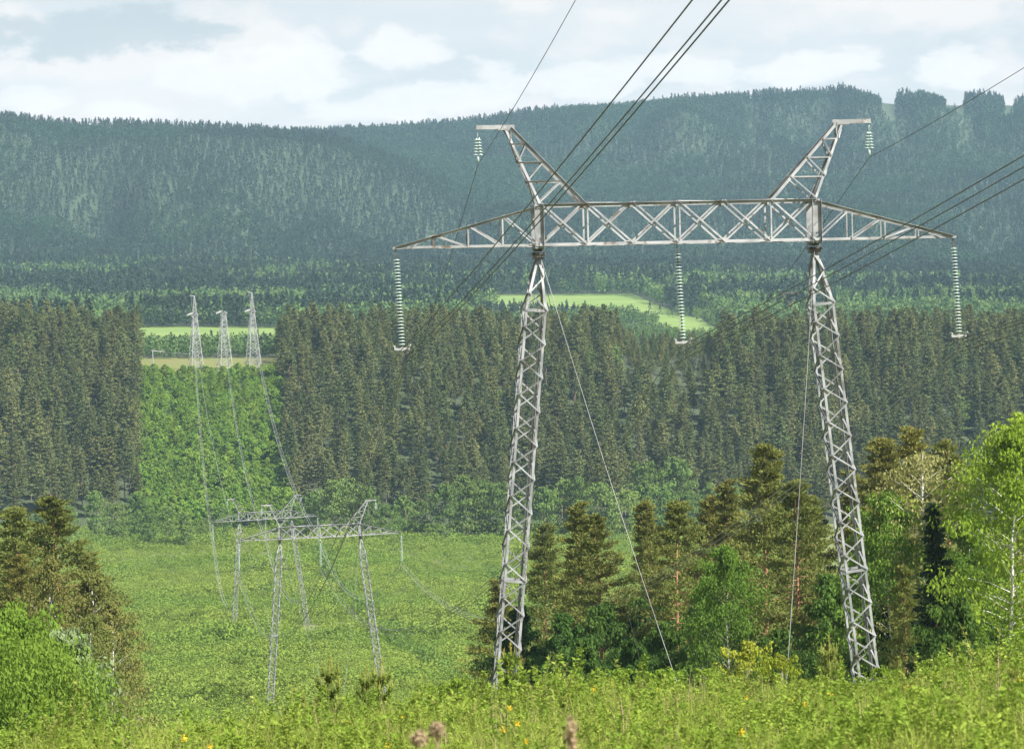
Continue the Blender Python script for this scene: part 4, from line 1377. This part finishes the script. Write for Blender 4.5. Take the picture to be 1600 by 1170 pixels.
def sapling(seed, h):
    rng = np.random.default_rng(seed)
    C, al = [], []
    wood = [(*tube_np(np.array([[0, 0, -.1], [.02, 0, h * .5], [0, .01, h * .94]]), .022, .006, 5), 0)]
    cand = []
    for lvl in range(5):
        z = h * (.18 + .17 * lvl); L = .42 * h * (1 - lvl / 6.5)
        for q in range(5):
            a = q * 1.2566 + lvl * .6 + rng.uniform(-.2, .2)
            t = np.linspace(0, 1, 5)[:, None]
            ln = np.array([0, 0, z]) + np.array([math.cos(a), math.sin(a), 0]) * L * t + np.array([0, 0, .55 * L]) * t ** 2
            wood.append((*tube_np(ln, .006, .003, 3), 0))
            k = rng.uniform(.1, 1, 100)
            b = np.column_stack([np.interp(k, t[:, 0], ln[:, i]) for i in range(3)])
            d = unit(rng, 100) * .8 + np.array([math.cos(a) * .5, math.sin(a) * .5, .6])
            C.append(b + d * .03); al.append(d)
            cand.append(ln[-1])
    z = np.linspace(.2 * h, .86 * h, 70); d = unit(rng, 70) * .8 + np.array([0, 0, .6])
    C.append(np.column_stack([np.zeros(70), np.zeros(70), z]) + d * .03); al.append(d)
    v, f = leaves(np.concatenate(C), .06, rng, .16, along=np.concatenate(al))
    crown = np_mesh('sapling_needles', [(v, f, 0)], [M_CANDLE])
    trunk = np_mesh('sapling_stem', wood, [M_TWIG])
    cv = [(*tube_np(np.array([c, c + np.array([0, 0, .06 * h]), c + np.array([0, 0, .11 * h])]), .009, .004, 4), 0) for c in cand[-10:]]
    cv.append((*tube_np(np.array([[0, 0, h * .9], [0, 0, h * 1.02], [0, 0, h * 1.14]]), .012, .005, 4), 0))
    k = np.repeat(np.linspace(.9, 1.12, 30), 2) * h; e = unit(rng, 60) * .5 + np.array([0, 0, .8])
    v2, f2 = leaves(np.column_stack([np.zeros(60), np.zeros(60), k]) + e * .015, .028, rng, .2, along=e)
    cv.append((v2, f2, 0))
    return crown, trunk, np_mesh('sapling_candles', cv, [M_CANDLET])


SAP = [sapling(171, 1.0), sapling(172, 1.0)]
for i, (uu, vt, vb, d, lab) in enumerate((
        (800, 1000, 1110, 60, 'young pine with yellow shoots in front of the left leg foot of the biggest pylon'),
        (517, 1022, 1125, 58, 'young pine with tall yellow shoot left of the paired saplings, below the valley pylon'),
        (575, 1038, 1130, 57, 'young pine with orange tipped shoot below the right leg of the valley pylon'),
        (598, 1028, 1120, 60, 'young pine right behind the orange tipped sapling'),
        (884, 1078, 1150, 44, 'small spiky young pine in the weeds right of the left leg'),
        (1297, 992, 1085, 66, 'soft grey green young pine left of the right leg foot'),
        (1540, 1062, 1150, 42, 'spiky young pine in the weeds below the white birch trunk'),
        (1585, 1095, 1170, 38, 'spiky young pine in the lower right corner'))):
    p = P(uu, vb, d); z0 = float(H(p.x, p.y)); top = P(uu, vt, d).z
    r = empty('pine_sapling', (p.x, p.y, z0), (0, 0, i * 1.3))
    hh = max(0.6, (top - z0) / 1.14); r.scale = (hh * .55, hh * .55, hh)
    tag(r, lab, 'sapling', 'young pines in the weeds')
    cr, tr, cd = SAP[i % 2]
    link('crown', cr, r); link('trunk', tr, r); link('shoots', cd, r)
M_YBUSH = foliage('yellow_green_leaves', (0.23, 0.29, 0.035), (0.31, 0.33, 0.05), .4, .2, 2)
YB = make_tree('crest_bush', 181, 1.0, .05, .42, 'leaf', M_YBUSH, M_GREYBARK, nb=30, tufts=4, per=30, size=.017, r0=.012, twigs=3)
LB = make_tree('crest_bush', 183, 1.0, .05, .50, 'leaf', M_WEED, M_GREYBARK, nb=30, tufts=4, per=30, size=.018, r0=.012, twigs=3)
for i, (uu, vt, d, w, pr, lab) in enumerate((
        (1180, 1003, 70, .9, YB, 'yellow green bush at the lower end of the short guy wire'), (1205, 1022, 69, .8, YB, 'smaller yellow green bush right of the short guy wire end'),
        (1030, 1045, 66, 1.1, LB, 'leafy bush on the crest at the long guy wire end'), (950, 1048, 66, 1.0, LB, 'leafy bush on the crest left of the long guy wire end'),
        (880, 1058, 65, 1.0, LB, 'leafy bush on the crest right of the left leg foot'), (1120, 1045, 65, 1.0, LB, 'leafy bush on the crest left of the yellow green bushes'),
        (700, 1060, 66, 1.0, LB, 'leafy bush on the crest left of the left leg foot'), (1475, 1030, 64, 1.2, LB, 'leafy bush on the crest below the dark spruce'),
        (1580, 1012, 62, 1.2, LB, 'leafy bush on the crest near the white birch foot'), (1390, 1042, 64, 1.0, LB, 'leafy bush on the crest right of the right leg foot'))):
    t = P(uu, vt, d); z0 = float(H(t.x, t.y)); sz = max(.5, t.z - z0)
    tree_obj('leafy_bush', *pr, (t.x, t.y, z0 - .02), i * 1.7, sz * w, lab, 'bush', 'bushes on the weedy crest', sz)
# dry seed heads close to the viewer
for i, (uu, v, d, lab) in enumerate(((682, 1140, 13.0, 'brownish fluffy seed head at the bottom edge, left of the other'), (655, 1152, 13.3, 'pale dry seed head beside the brownish fluffy one'),
                                     (893, 1150, 12.0, 'tall beige dry seed head at the bottom edge below the young pine'))):
    t = P(uu, v, d); z0 = float(H(t.x, t.y)); hh = t.z - z0
    r = empty('dry_plant', (t.x, t.y, z0)); tag(r, lab, 'dry plant')
    s_ = MB(); s_.tube([(0.05, 0, -.05), (.02, 0, hh * .5), (0, 0, hh)], .005, 5); s_.build('stem', M_DRY, r)
    rng = np.random.default_rng(190 + i)
    c = unit(rng, 260) * rng.uniform(.2, 1, (260, 1)) * (np.array([.04, .04, .035]) if i < 2 else np.array([.026, .026, .09])) + np.array([0, 0, hh])
    vv, ff = leaves(c, .012, rng, .4)
    link('seed_head', np_mesh('seed_head', [(vv, ff, 0)], [M_DRY]), r)

# ------------------------------------------------------------------ air
hz = MB(); hz.box((0, 3100, 150), 7000, 6400, 620)
hm, hk = mat('haze')
pv = hk.n('ShaderNodeVolumePrincipled', i={'Color': (0.46, 0.74, 1.0, 1), 'Density': 0.000056, 'Anisotropy': 0.0})
hk.n('ShaderNodeOutputMaterial', i={1: pv.outputs[0]})
tag(hz.build('haze', hm), 'pale bluish air between the valley and the mountain', 'haze', kind='stuff')
